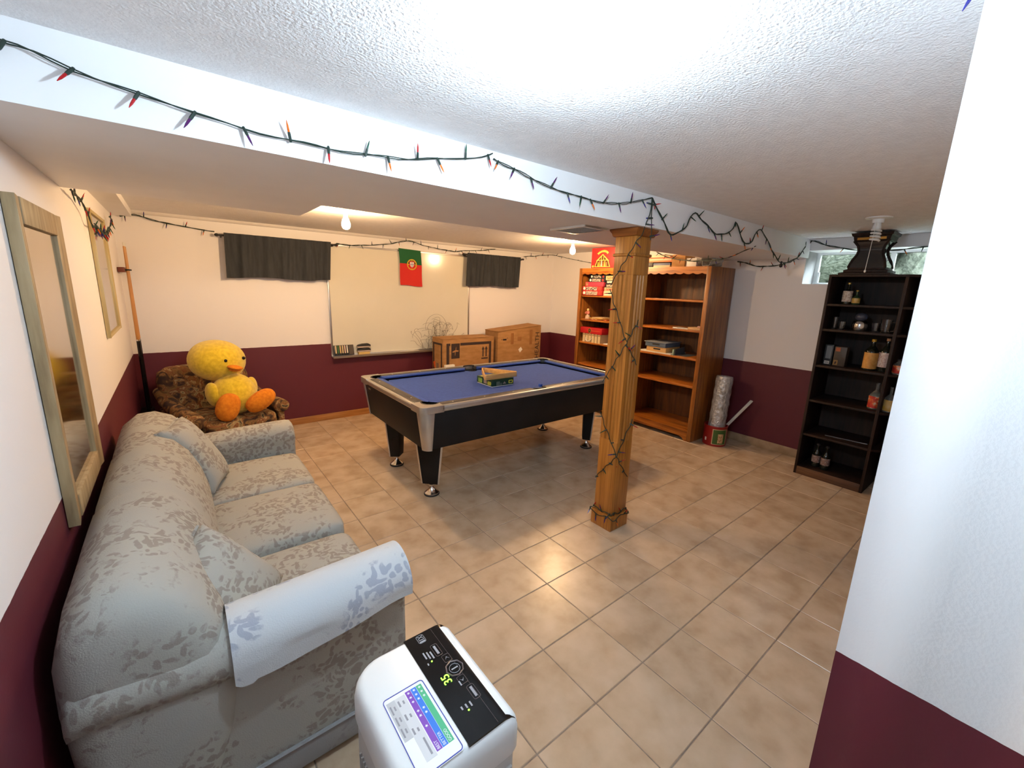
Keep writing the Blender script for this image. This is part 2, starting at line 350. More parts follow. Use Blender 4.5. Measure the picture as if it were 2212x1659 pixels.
# supply vent in the soffit
v = thing('ceiling_vent', 'white louvred air vent set in the underside of the beam', 'vent', (.53, .43, SZ))
part('frame', MB().box(.42, .44, .29, .57, SZ-.012, SZ).box(.62, .64, .29, .57, SZ-.012, SZ).box(.44, .62, .29, .31, SZ-.012, SZ).box(.44, .62, .55, .57, SZ-.012, SZ), WHITEP, v, .002)
part('backing', MB().box(.44, .62, .31, .55, SZ-.003, SZ), mat('vent_dark', (.10, .09, .085), .8), v)
for k in range(9): part('slat', MB().obox((.53, .325+k*.0275, SZ-.007), (.18, .018, .0015), (.6, 0, 0)), WHITEP, v, smooth=False)
# ---------------------------------------------------------------- lamps
for k, (bx, by, lab, gm) in enumerate(((-.745, -.75, 'glowing cool white bulb in a ceiling socket nearest the camera', ('cool_bulb_glow', COOL, LAMP_W)),
        (-.385, 1.90, 'glowing bare bulb in a white ceiling socket nearest the sofa side', ('bulb_glow', WARM, BULB_W)), (2.03, 1.93, 'glowing bare bulb in a white ceiling socket nearest the red box', ('bulb_glow', WARM, BULB_W)))):
    t = thing('ceiling_bulb', lab, 'lamp', (bx, by, ZC), 'bare ceiling bulbs')
    dz = .045 if k == 0 else 0
    part('socket', MB().lathe((bx, by, ZC), [(.024, -.032), (.028, -.028), (.032, -.016), (.056, -.010), (.060, 0)], 32), WHITEP, t)
    part('bulb', MB().lathe((bx, by, ZC-.155+dz*.75), [(.0005, 0), (.016, .004), (.026, .014), (.0305, .03), (.029, .048), (.021, .070), (.014, .086), (.013, .105 if k else .09)], 24), emit(*gm), t)
fx, fy = 2.26, -.615
t = thing('spiral_lamp', 'unlit white spiral bulb with a long pull chain near the window', 'lamp', (fx, fy, ZC))
part('ceiling_plate', MB().lathe((fx, fy, ZC), [(.03, -.035), (.034, -.012), (.07, -.006), (.072, 0)], 24), WHITEP, t)
part('spiral_bulb', MB().tube([(fx+.024*cos(a), fy+.024*sin(a), ZC-.07-a*.0032) for a in [i*.35 for i in range(70)]], .0065, 8), mat('cfl_white', (.75, .74, .7), .35), t)
part('bulb_base', MB().lathe((fx, fy, ZC-.075), [(.022, 0), (.024, .01), (.020, .04)], 16), WHITEP, t)
part('pull_chain', MB().tube([(fx-.03, fy, ZC-.03), (fx-.034, fy, ZC-.05), (fx-.036, fy+.01, ZC-.34)], .0016, 5).ell((fx-.036, fy+.01, ZC-.345), (.006, .006, .009), nu=10, nv=6), PAPER, t)

# ---------------------------------------------------------------- pool table
tx0, tx1, ty0, ty1, TZ = -.2415, 1.9135, .9945, 2.1895, .775
txc, tyc = (tx0+tx1)/2, (ty0+ty1)/2
BLUE = nmat('blue_cloth', [srgb(38, 66, 142), srgb(48, 78, 158)], 60, rough=.9, bump=.2, bscale=400, bdist=.002)
LAM = nmat('charcoal_laminate', [srgb(58, 54, 52), srgb(74, 69, 66)], 30, rough=.4)
APR = nmat('black_apron', [(.006, .006, .0065), (.010, .0095, .010)], 6, rough=.55, Specular_IOR_Level=.25)
pt = thing('pool_table', 'black pool table with silver corners and blue cloth', 'pool table', (txc, tyc, 0))
BZ = .742; ci = .135; pr_ = .064                        # bed level, rail width, pocket radius
bx0, bx1, by0, by1 = tx0+ci, tx1-ci, ty0+ci, ty1-ci
cc = [(bx0+.004, by0+.004), (bx1-.004, by0+.004), (bx1-.004, by1-.004), (bx0+.004, by1-.004)]
sp = [(txc, by0-.018), (txc, by1+.018)]
def arc(c, r, a0, a1, n=8): return [(c[0]+r*cos(a0+(a1-a0)*i/n), c[1]+r*sin(a0+(a1-a0)*i/n)) for i in range(n+1)]
bed = []
bed += arc(cc[0], pr_, pi/2, 0); bed += arc(sp[0], .056, pi, 0) ; bed += arc(cc[1], pr_, pi, pi/2)
bed += arc(cc[2], pr_, -pi/2, -pi); bed += arc(sp[1], .056, 0, -pi); bed += arc(cc[3], pr_, 0, -pi/2)
part('bed', MB().prism(bed, 'z', BZ-.03, BZ), BLUE, pt)
# rails: laminate tops, silver outer moulding, cloth cushions
cs = .165
def rail(x0, x1, y0, y1): return part('rail_top', MB().box(x0, x1, y0, y1, TZ-.035, TZ), LAM, pt, .003)
ri = .037; ro = .034
rail(tx0+cs, txc-.075, ty0+ro, ty0+ci-ri); rail(txc+.075, tx1-cs, ty0+ro, ty0+ci-ri)
rail(tx0+cs, txc-.075, ty1-ci+ri, ty1-ro); rail(txc+.075, tx1-cs, ty1-ci+ri, ty1-ro)
rail(tx0+ro, tx0+ci-ri, ty0+cs, ty1-cs); rail(tx1-ci+ri, tx1-ro, ty0+cs, ty1-cs)
for yy in (ty0+ro, ty1-ci+ri): [part('pocket_plate', MB().box(txc+q_, txc+q_+.0149, yy, yy+ci-ri-ro, TZ-.035, TZ-.001), LAM, pt, .002) for q_ in (-.0749, .06)]
def cushion(a, b, n_):      # a,b ends on the rail's inner edge; n_ inward direction
    a, b, n_ = Vector(a), Vector(b), Vector(n_); d = (b-a).normalized(); w_ = .046; cut = .034
    q = [a, b, b-d*cut+n_*w_, a+d*cut+n_*w_]
    mb = MB().hexa([Vector((p.x, p.y, z)) for p, z in zip(q, (TZ-.033, TZ-.033, TZ-.018, TZ-.018))], [Vector((p.x, p.y, z)) for p, z in zip(q, (TZ-.001, TZ-.001, TZ-.006, TZ-.006))])
    part('cushion', mb, BLUE, pt, .003)
e_ = ci-ri
cushion((tx0+cs-.025, ty0+e_), (txc-.066, ty0+e_), (0, 1)); cushion((txc+.066, ty0+e_), (tx1-cs+.025, ty0+e_), (0, 1))
cushion((txc-.066, ty1-e_), (tx0+cs-.025, ty1-e_), (0, -1)); cushion((tx1-cs+.025, ty1-e_), (txc+.066, ty1-e_), (0, -1))
cushion((tx0+e_, ty1-cs+.025), (tx0+e_, ty0+cs-.025), (1, 0)); cushion((tx1-e_, ty0+cs-.025), (tx1-e_, ty1-cs+.025), (-1, 0))
def mould(x0, x1, y0, y1): part('rail_moulding', MB().box(x0, x1, y0, y1, TZ-.045, TZ+.001), SILVER, pt, .014, 4)
mould(tx0+cs-.02, tx1-cs+.02, ty0, ty0+ro+.002); mould(tx0+cs-.02, tx1-cs+.02, ty1-ro-.002, ty1)
mould(tx0, tx0+ro+.002, ty0+cs-.02, ty1-cs+.02); mould(tx1-ro-.002, tx1, ty0+cs-.02, ty1-cs+.02)
for (ox, oy, sx, sy) in ((tx0, ty0, 1, 1), (tx1, ty0, -1, 1), (tx1, ty1, -1, -1), (tx0, ty1, 1, -1)):
    c0 = .122; r = .066
    poly = [(cs, 0), (cs, c0-r*.66)]+[(c0+r*cos(a), c0+r*sin(a)) for a in [radians(-48-(174)*i/14) for i in range(15)]]+[(c0-r*.66, cs), (0, cs)]+[(.045-.045*sin(pi/2*i/6) if False else .045+.045*cos(pi+pi/2*i/6), .045+.045*sin(pi+pi/2*i/6)) for i in range(7)]
    poly = [(ox+sx*a, oy+sy*b) for a, b in poly]
    part('corner_casting', MB().prism(poly, 'z', TZ-.046, TZ+.0015), SILVER, pt, .006, 3, ang=.9)
    pc = (ox+sx*c0, oy+sy*c0)
    av = math.atan2(sy, sx)
    pts = [(pc[0]+(r-.004)*cos(av+a), pc[1]+(r-.004)*sin(av+a)) for a in [radians(95+170*i/20) for i in range(21)]]
    part('pocket_liner', MB().tube([(x, y, TZ-.002) for x, y in pts], .0065, 8), BLACKM, pt)
    part('pocket_cup', MB().lathe((pc[0], pc[1], BZ-.10), [(.05, 0), (.062, .02), (.064, .09), (.060, .09), (.058, .022), (.046, .006), (.001, .006)], 20), BLACKM if sx > 0 and sy < 0 or sx < 0 else BLUE, pt)
for sx_, sy_ in sp:
    s = 1 if sy_ < tyc else -1; pc = (sx_, (ty0+.062) if s > 0 else (ty1-.062))
    pts = [(pc[0]+.058*cos(a), pc[1]-s*.058*sin(a)*.55) for a in [pi*i/16 for i in range(17)]]
    part('pocket_liner', MB().tube([(x, y, TZ) for x, y in pts], .007, 8), BLACKM, pt)
    part('pocket_cup', MB().lathe((pc[0], pc[1]+s*.022, BZ-.10), [(.05, 0), (.056, .02), (.058, .095), (.054, .095), (.052, .022), (.046, .006), (.001, .006)], 20), BLACKM, pt)
for k in range(1, 8):
    if k == 4: continue
    xx = tx0+(tx1-tx0)*k/8
    for yy in (ty0+.064, ty1-.064): part('rail_sight', MB().cyl((xx, yy, TZ-.001), (xx, yy, TZ+.0008), .0055, n=10), PAPER, pt)
for k in range(1, 4):
    yy = ty0+(ty1-ty0)*k/4
    for xx in (tx0+.064, tx1-.064): part('rail_sight', MB().cyl((xx, yy, TZ-.001), (xx, yy, TZ+.0008), .0055, n=10), PAPER, pt)
# apron and silver corner posts
AZ0, AZ1, ti, bi = .455, TZ-.046, .012, .052
def apron(p, q, n_):
    p, q, n_ = Vector(p), Vector(q), Vector(n_)
    d = (q-p).normalized()
    f = lambda v, k, z: Vector((v.x+n_.x*k, v.y+n_.y*k, z))
    part('apron', MB().hexa([f(p+d*.0, bi, AZ0), f(q, bi, AZ0), f(q, bi+.02, AZ0), f(p, bi+.02, AZ0)], [f(p, ti, AZ1), f(q, ti, AZ1), f(q, ti+.02, AZ1), f(p, ti+.02, AZ1)]), APR, pt, .002)
apron((tx0+.075, ty0), (tx1-.075, ty0), (0, 1)); apron((tx1-.075, ty1), (tx0+.075, ty1), (0, -1))
apron((tx0, ty1-.075), (tx0, ty0+.075), (1, 0)); apron((tx1, ty0+.075), (tx1, ty1-.075), (-1, 0))
for (ox, oy, sx, sy) in ((tx0, ty0, 1, 1), (tx1, ty0, -1, 1), (tx1, ty1, -1, -1), (tx0, ty1, 1, -1)):
    def rg(k, z):
        o = [(k, .098), (k, k+.055)]+[(k+.055-.055*cos(a), k+.055-.055*sin(a)) for a in [pi/2*i/6 for i in range(1, 6)]]+[(k+.055, k), (.098, k), (.098, k+.03), (k+.03, .098)]
        return [Vector((ox+sx*a, oy+sy*b, z)) for a, b in o]
    part('corner_post', MB().sweep([rg(.046, AZ0-.008), rg(.008, AZ1)]), SILVER, pt, .003)
part('base_frame', MB().box(tx0+.11, tx1-.11, ty0+.11, ty1-.11, AZ0+.01, AZ0+.06), BLACKM, pt)
part('ball_return', MB().box(1.62, 1.76, ty1-.20, ty1-.08, AZ0-.05, AZ0+.005), BLACKM, pt, .004)
part('maker_plate', MB().obox((tx0+.014, ty1-.20, .70), (.002, .045, .014), (0, -.12, 0)), ALU, pt)
for (fx_, fy_, sx, sy) in ((-.036, 1.264, 1, 1), (1.708, 1.264, -1, 1), (1.708, 1.922, -1, -1), (-.036, 1.922, 1, -1)):
    Mz = Matrix.Translation((fx_, fy_, 0))@Matrix.Rotation(math.atan2(-sy, -sx)+pi/2, 4, 'Z')
    # local: x across the panel, y = inward thickness
    lg = part('leg', MB().hexa([(-.066, -.035, .095), (.066, -.035, .095), (.05, .045, .095), (-.05, .045, .095)], [(-.105, -.055, AZ0+.02), (.105, -.055, AZ0+.02), (.08, .055, AZ0+.02), (-.08, .055, AZ0+.02)]).xf(Mz), APR, pt, .004)
    for s in (-1, 1):
        part('leg_trim', MB().hexa([(s*.058, -.040, .10), (s*.070, -.037, .10), (s*.067, -.028, .10), (s*.058, -.031, .10)], [(s*.095, -.061, AZ0+.01), (s*.109, -.057, AZ0+.01), (s*.107, -.048, AZ0+.01), (s*.095, -.050, AZ0+.01)]).xf(Mz), ALU, lg)
    ft = part('foot', MB().lathe((fx_, fy_, 0), [(.055, .012), (.054, .018), (.044, .026), (.026, .042), (.016, .060), (.013, .070), (.020, .072), (.020, .084), (.012, .086), (.012, .10)], 28), CHROME, pt)
    part('foot_pad', MB().lathe((fx_, fy_, 0), [(.056, 0), (.059, .003), (.059, .010), (.055, .014)], 28), BLACKM, ft)
# game box, wooden rack and chalk on the table
GB = mat('game_green', srgb(16, 52, 34), .4)
g = thing('game_box', 'dark green game box lying on the blue cloth under the wooden triangle', 'game box', (.693, 1.48, BZ))
gx0, gx1, gy0, gy1 = .582, .812, 1.365, 1.592
part('tray', MB().box(gx0+.002, gx1-.002, gy0+.002, gy1-.002, BZ, BZ+.012), PAPER, g, .001)
part('lid', MB().box(gx0, gx1, gy0, gy1, BZ+.006, BZ+.062), GB, g, .0015)
YEL = mat('print_yellow', srgb(206, 200, 60), .5)
plate('lid_print', rect(.004, .2, .004, .2), nmat('lid_art', [srgb(120, 150, 40), srgb(190, 190, 120), srgb(40, 90, 60)], 22, rough=.4), g, (gx0+.012, gy0+.012, BZ+.062), (1, 0, 0), (0, 1, 0))
plate('logo_patch', rrect(.012, .055, .012, .042, .012), YEL, g, (gx0, gy1-.15, BZ+.004), (0, -1, 0), (0, 0, 1)) if False else None
def sidep(x0, x1, z0, z1, m, r=.006): plate('side_print', rrect(x0, x1, z0, z1, r), m, g, (gx0, gy0, BZ), (1, 0, 0), (0, 0, 1))
sidep(.175, .222, .016, .046, YEL, .008); sidep(.045, .082, .008, .044, mat('print_grey', srgb(92, 104, 90), .5), .002); sidep(.086, .104, .008, .03, MATS['print_grey'], .002)
plate('side_print', [(.112, .018), (.15, .018), (.14, .030), (.131, .040)], mat('print_pink', srgb(150, 130, 120), .5), g, (gx0, gy0, BZ), (1, 0, 0), (0, 0, 1))
plate('side_print', rrect(.184, .212, .024, .038, .003), GB, g, (gx0, gy0-.0006, BZ), (1, 0, 0), (0, 0, 1))
def endp(y0, y1, z0, z1, m, r): plate('end_print', rrect(y0, y1, z0, z1, r), m, g, (gx0, gy1, BZ), (0, -1, 0), (0, 0, 1))
endp(.16, .215, .012, .044, YEL, .01); endp(.02, .08, .012, .05, mat('print_lime', srgb(120, 150, 60), .5), .004); endp(.105, .15, .016, .046, MATS['print_pink'], .006)
rk = Vector((.697, 1.485)); tz = BZ+.0635
def tri(r, rr=.03):
    out = []
    for a in (radians(-150), radians(-30), radians(90)):
        c_ = rk+Vector((cos(a), sin(a)))*(r-rr*1.0) ; out += [(c_.x+rr*.6*cos(a+b), c_.y+rr*.6*sin(a+b)) for b in [radians(-60+20*i) for i in range(7)]]
    return out
to, ti_ = tri(.205), tri(.187)
n = len(to); mb = MB()
mb.add([(x, y, tz) for x, y in to]+[(x, y, tz) for x, y in ti_]+[(x, y, tz+.044) for x, y in to]+[(x, y, tz+.044) for x, y in ti_],
       [q for i in range(n) for q in (lambda j: ((i, j, 2*n+j, 2*n+i), (n+j, n+i, 3*n+i, 3*n+j), (2*n+i, 2*n+j, 3*n+j, 3*n+i), (j, i, n+i, n+j)))((i+1) % n)])
solo('ball_rack', mb, nmat('maple', [srgb(196, 146, 84), srgb(214, 168, 106)], 6, (1, 8, 8), rough=.45), 'empty wooden triangle ball rack lying on the green game box', 'ball rack', (rk.x, rk.y, tz), bevel=.002)
solo('chalk', MB().box(.874, .896, 1.172, 1.194, BZ, BZ+.0) if False else MB().box(.874, .898, 1.085, 1.109, TZ-.006, TZ+.016), mat('blue_chalk', srgb(30, 74, 170), .9), 'blue cube of cue chalk at the near middle pocket', 'chalk', (.886, 1.097, TZ-.006), bevel=.002)

# ---------------------------------------------------------------- sofa
SOFA = damask('sofa_damask', srgb(158, 160, 157), srgb(174, 168, 155), srgb(134, 126, 118), 17., .47)
SOFAB = damask('sofa_base_fabric', srgb(140, 142, 146), srgb(150, 149, 147), srgb(130, 128, 131), 15., .56)
COVER = damask('arm_cover_fabric', srgb(196, 202, 208), srgb(198, 200, 200), srgb(152, 156, 172), 14., .55, off=(.3, .2, .1))
sf = thing('sofa', 'three-seat sofa in pale grey leaf damask along the left wall', 'sofa', (-1.32, .74, 0))
sy0, sy1 = -.20, 1.69; fr = -.915
part('base', MB().box(-1.70, fr-.015, sy0+.02, sy1-.02, .03, .31), SOFAB, sf, .02, 3)
part('skirt', MB().box(-1.712, fr, sy0, sy1, .025, .125), SOFAB, sf, .012, 3)
part('skirt_piping', MB().tube([(-1.70, sy0-.002, .126), (fr, sy0-.002, .126), (fr+.002, sy0, .126), (fr+.002, sy1, .126)], .005, 6), SOFAB, sf)
# back: rolled profile swept along the wall with domed ends
prof = [(-1.71, .05), (-1.735, .30), (-1.745, .55), (-1.74, .68), (-1.715, .775), (-1.655, .825), (-1.58, .83), (-1.505, .795), (-1.45, .73), (-1.41, .64), (-1.385, .54), (-1.38, .44), (-1.40, .32), (-1.44, .20), (-1.46, .05)]
def back_ring(y, k, kz):
    cx_, cz_ = -1.58, .45
    return [Vector((cx_+(x-cx_)*k, y, max(.05, cz_+(z-cz_)*kz) if z > .06 else .05)) for x, z in prof]
ys = [(-.222, .50, .62), (-.216, .74, .80), (-.198, .88, .905), (-.16, .97, .975), (-.09, 1, 1), (.03, 1, 1)]+[(y_, 1-.035*max(0, 1-abs(y_-.47)/.03)-.035*max(0, 1-abs(y_-1.02)/.03)+.012*sin((y_-.03)/.52*pi)**2, 1-.016*max(0, 1-abs(y_-.47)/.03)-.016*max(0, 1-abs(y_-1.02)/.03)) for y_ in (.12, .22, .32, .40, .44, .47, .50, .55, .65, .75, .85, .95, .99, 1.02, 1.05, 1.10, 1.2, 1.3, 1.4, 1.48)]+[(1.53, 1, 1), (1.59, .97, .985), (1.63, .90, .94), (1.65, .78, .86), (1.657, .55, .70)]
part('back', MB().sweep([back_ring(*q) for q in ys]), SOFA, sf, ang=1.2)
def arm(yc, s, name='arm'):
    # rolled arm; s = +1 when the outside faces -y
    pr2 = [(-.055, .06), (-.055, .45), (-.058, .50)]+[(-.0+.098*cos(a)*1.0-.005, .555+.088*sin(a)) for a in [radians(205-20*i) for i in range(13)]]+[(.075, .50), (.072, .44), (.072, .06)]
    rings = []
    for x, k, dz in ((-1.725, .85, .0), (-1.71, .97, .01), (-1.66, 1, .015), (-1.55, 1, .0), (-1.45, 1, -.012), (-1.30, 1, -.008), (-1.15, 1, .0), (-1.0, 1, .004), (-.93, 1, .004), (-.905, .97, .002), (-.893, .85, -.002)):
        rings.append([Vector((x, yc+s*a*k, .06 if z < .07 else (.5+(z+dz-.5)*k))) for a, z in pr2])
    return part(name, MB().sweep(rings), SOFA, sf, ang=1.1)
arm(-.135, 1); arm(1.625, -1)
for k, (a, b, zt) in enumerate(((-.06, .47, .425), (.475, 1.02, .455), (1.025, 1.545, .455))):
    part('seat_cushion', MB().ell(((-1.42+fr+.02)/2, (a+b)/2, zt-.075), ((fr+1.42)/2+.012, (b-a)/2, .078), .32, .16, 48, 18, fn=lambda p: Vector((p.x, p.y, p.z+(.018*(1-(p.x/.27)**2)*(1-(p.y/.28)**2) if p.z > .03 else 0)))), SOFA, sf, ang=1.2)
# cloth draped over the near arm
def drape(u, v):
    x = -1.405+u*.515
    a = radians(202-v*150) if v < .8 else radians(82)
    ang_ = radians(10+v*185)
    r_ = .104; yy = -.135-.005
    t_ = v
    if t_ < .75:
        an = radians(20+(t_/.75)*165)
        y = -.14+r_*cos(an)*1.0; z = .557+.0945*sin(an)
    else:
        y = -.14-r_-.004*sin(x*22); z = .548-(t_-.75)*(.16 if u > .08 else .19)*(1+.45*sin(x*9+.5)*(u > 0))
    dz = -.008+.014*u
    return (x, y, z+dz)
solo('arm_cover', MB().grid(drape, 40, 28, .004), COVER, 'pale blue leaf-printed cloth draped over the near sofa arm', 'arm cover', (-1.15, -.14, .56), ang=1.)
def pillow(name, label, c, ax, ay, hx, hy, th=.075):
    """ax, ay: directions of the two edges"""
    def fnp(sgn):
        def f(u, v):
            x, y = 2*u-1, 2*v-1
            e = (1-abs(x)**3.2)*(1-abs(y)**3.2)
            pin = 1-.05*(1-abs(x))*abs(y)-.05*(1-abs(y))*abs(x)
            return (x*hx*pin, y*hy*pin, sgn*(th*max(e, 0)**.55+.012))
        return f
    nn = 18; mb = MB().grid(fnp(1), nn, nn); o = len(mb.v); mb.grid(fnp(-1), nn, nn)
    rim = [i for i in range(nn)]+[j*(nn+1)+nn for j in range(nn)]+[nn*(nn+1)+i for i in range(nn, 0, -1)]+[j*(nn+1) for j in range(nn, 0, -1)]
    mb.f += [(rim[k], rim[(k+1) % len(rim)], o+rim[(k+1) % len(rim)], o+rim[k]) for k in range(len(rim))]
    pts = [Vector((mb.v[i].x*1.015, mb.v[i].y*1.015, 0.013)) for i in rim]; pts.append(pts[0].copy())
    X = Vector(ax).normalized(); Y = Vector(ay); Y = (Y-X*Y.dot(X)).normalized(); Z = X.cross(Y); c = Vector(c)
    Mx = Matrix(((X.x, Y.x, Z.x, c.x), (X.y, Y.y, Z.y, c.y), (X.z, Y.z, Z.z, c.z), (0, 0, 0, 1)))
    t = thing(name, label, 'pillow', c, 'throw pillows on the sofa')
    part('pillow_cover', mb.xf(Mx), SOFA, t, ang=1.3); part('piping', MB().tube(pts, .006, 6).xf(Mx), SOFA, t)
    return t
pillow('throw_pillow', 'square leaf damask throw pillow leaning by the far sofa arm', (-1.425, 1.20, .66), (-.17, .06, .33), (.10, .30, 0.), .195, .13, .06)
pillow('throw_pillow', 'square leaf damask throw pillow leaning by the near sofa arm', (-1.395, .055, .58), (-.20, .02, .26), (.20, .28, 0.), .175, .155, .065)
# ---------------------------------------------------------------- floral armchair and plush toy
FLORAL = nmat('floral_brown', [srgb(34, 18, 16), srgb(74, 46, 22), srgb(128, 96, 50), srgb(110, 54, 22), srgb(164, 140, 92), srgb(44, 34, 24)], 9, rough=.8, detail=6, dist=1.6, pos=[.33, .42, .47, .53, .58, .68], bump=.2, bscale=300, bdist=.003)
ca = radians(18)
AX, AY = -1.195, 2.93
AM = Matrix.Translation((AX, AY, 0))@Matrix.Rotation(ca, 4, 'Z')      # local: x across, -y forward
ac = thing('armchair', 'low brown floral armchair in the corner behind the sofa', 'armchair', (AX, AY, 0))
part('base', MB().box(-.33, .33, -.36, .36, .03, .30).xf(AM), FLORAL, ac, .03, 3)
part('seat_cushion', MB().ell((0, -.07, .36), (.275, .345, .085), .35, .22, 40, 16).xf(AM), FLORAL, ac, ang=1.2)
br = []
for z, y, wv, th in ((.28, .27, .27, .10), (.42, .28, .30, .11), (.56, .31, .335, .115), (.68, .35, .345, .10), (.76, .38, .325, .075), (.795, .395, .27, .04)):
    br.append([Vector((wv*math.copysign(abs(cos(a))**.45, cos(a)), y-.0+th*math.copysign(abs(sin(a))**.6, sin(a))-.045*(abs(cos(a))**3), z)) for a in [2*pi*i/32 for i in range(32)]])
part('back', MB().sweep(br).xf(AM), FLORAL, ac, ang=1.2)
for s in (-1, 1):
    ra = []
    for y, zc, k in ((.34, .60, .8), (.20, .545, 1), (.05, .50, 1), (-.15, .475, 1.05), (-.30, .47, 1.1), (-.365, .465, 1.05), (-.375, .46, .8)):
        ra.append([Vector((s*(.325+.062*k*cos(a)), y, zc+.052*k*sin(a))) for a in [2*pi*i/16 for i in range(16)]])
    part('arm', MB().sweep(ra).xf(AM), FLORAL, ac, ang=1.2)
    part('side_panel', MB().box(s*.325-.03, s*.325+.03, -.345, .33, .06, .46).xf(AM), FLORAL, ac, .015, 2)
PLY = nmat('yellow_plush', [srgb(214, 180, 24), srgb(238, 208, 50)], 40, rough=.95, bump=.6, bscale=420, bdist=.006, Sheen_Weight=.4)
PLO = nmat('orange_plush', [srgb(204, 112, 12), srgb(226, 138, 24)], 40, rough=.95, bump=.6, bscale=220, bdist=.006)
tb = thing('plush_toy', 'large plain yellow plush duckling with orange feet sitting on the armchair', 'plush toy', (-1.12, 2.76, .44))
part('body', MB().ell((-1.115, 2.74, .61), (.165, .150, .175), 1, 1, 32, 20, (radians(-12), 0, radians(10))).ell((-1.20, 2.86, .885), (.205, .190, .170), .95, .95, 36, 22, (radians(10), radians(6), radians(20))), PLY, tb, ang=2.)
part('bill', MB().ell((-1.095, 2.675, .845), (.055, .05, .018), 1, .8, 20, 10, (radians(8), radians(10), radians(28))).ell((-1.098, 2.685, .822), (.042, .036, .012), 1, .8, 20, 10, (0, radians(10), radians(28))), PLO, tb, ang=2.)
for q in ((-1.155, 2.683, .905), (-1.020, 2.765, .905)): part('button_eye', MB().ell(q, (.014, .014, .014), nu=14, nv=10), BLACKG, tb)
for (c_, r_, rot_) in (((-1.18, 2.555, .545), (.085, .065, .115), (radians(-10), radians(22), radians(10))), ((-.945, 2.58, .565), (.125, .07, .075), (radians(0), radians(-30), radians(15)))):
    part('foot', MB().ell(c_, r_, .9, .9, 26, 16, rot_), PLO, tb, ang=2.)
for q, rz in (((-1.262, 2.70, .63), .5), ((-.985, 2.80, .63), -.5)): part('wing', MB().ell(q, (.045, .075, .10), 1, 1, 20, 14, (radians(-15), 0, rz)), PLY, tb, ang=2.)

# ---------------------------------------------------------------- left wall: mirrors and cue rack
WEATH = nmat('weathered_frame', [srgb(132, 110, 78), srgb(160, 138, 102), srgb(172, 151, 116)], 6, (6, 6, .7), rough=.6, detail=6)
GOLD = mat('gold_frame', srgb(206, 164, 74), .3, .9); PALEG = mat('pale_gold_frame', srgb(196, 178, 128), .45, .4)
def framed(name, label, y0, y1, z0, z1, fwid, dep, fm, x=XL):
    t = thing(name, label, 'mirror', (x, (y0+y1)/2, z0))
    for (a, b, c, d) in ((y0, y0+fwid, z0, z1), (y1-fwid, y1, z0, z1)): part('frame_side', MB().prism([(x+.002, a), (x+dep, a), (x+dep*.75, b) if a == y0 else (x+dep, b), (x+.002, b)] if a == y0 else [(x+.002, a), (x+dep*.75, a), (x+dep, b), (x+.002, b)], 'z', c, d), fm, t, .002)
    for (c, d) in ((z0, z0+fwid), (z1-fwid, z1)): part('frame_rail', MB().box(x+.002, x+dep*.86, y0+fwid, y1-fwid, c, d), fm, t, .002)
    part('mirror_glass', MB().box(x+.002, x+dep*.45, y0+fwid, y1-fwid, z0+fwid, z1-fwid), MIRROR, t)
    return t
framed('wall_mirror', 'tall mirror in a pale weathered wooden frame above the sofa', .37, .98, .78, 1.775, .075, .03, WEATH)
framed('wall_mirror', 'narrow gold-edged mirror on the left wall near the corner', 2.0, 2.66, 1.195, 1.925, .02, .022, PALEG)
cr = thing('cue_rack', 'wooden wall rack holding pool cues in the back left corner', 'cue rack', (XL, 3.38, .40))
part('clip_board', MB().box(XL+.002, XL+.045, 3.26, 3.50, 1.585, 1.625), mat('rack_red', srgb(110, 50, 24), .4), cr, .004)
for yy in (3.33, 3.43): part('clip', MB().tube([(XL+.045, yy-.018, 1.605), (XL+.072, yy-.02, 1.605), (XL+.074, yy-.012, 1.605)], .006, 8).tube([(XL+.045, yy+.018, 1.605), (XL+.072, yy+.02, 1.605), (XL+.074, yy+.012, 1.605)], .006, 8), BLACKM, cr)
part('base_board', MB().box(XL+.002, XL+.09, 3.26, 3.50, .38, .40), DARKW, cr, .004)
CUEW = nmat('cue_maple', [srgb(176, 118, 58), srgb(200, 146, 84)], 5, (8, 8, .5), rough=.3)
for k, (yy, lab) in enumerate(((3.43, 'pool cue standing in the rack, deepest in the corner'), (3.33, 'pool cue standing in the rack, nearer the gold-edged mirror'))):
    t = thing('pool_cue', lab, 'pool cue', (XL+.058, yy, .40), 'pool cues')
    p = lambda z: (XL+.058, yy, z)
    part('butt', MB().lathe((XL+.058, yy, .40), [(.013, 0), (.0145, .01), (.0135, .32), (.0125, .62)], 14), BLACKG, t)
    part('joint_ring', MB().lathe((XL+.058, yy, 1.02), [(.013, 0), (.013, .012)], 14), CHROME, t)
    part('shaft', MB().lathe((XL+.058, yy, 1.032), [(.0122, 0), (.007, .76)], 14), CUEW, t)
    part('ferrule', MB().lathe((XL+.058, yy, 1.792), [(.0068, 0), (.0068, .024), (.0062, .030)], 12), PAPER, t)

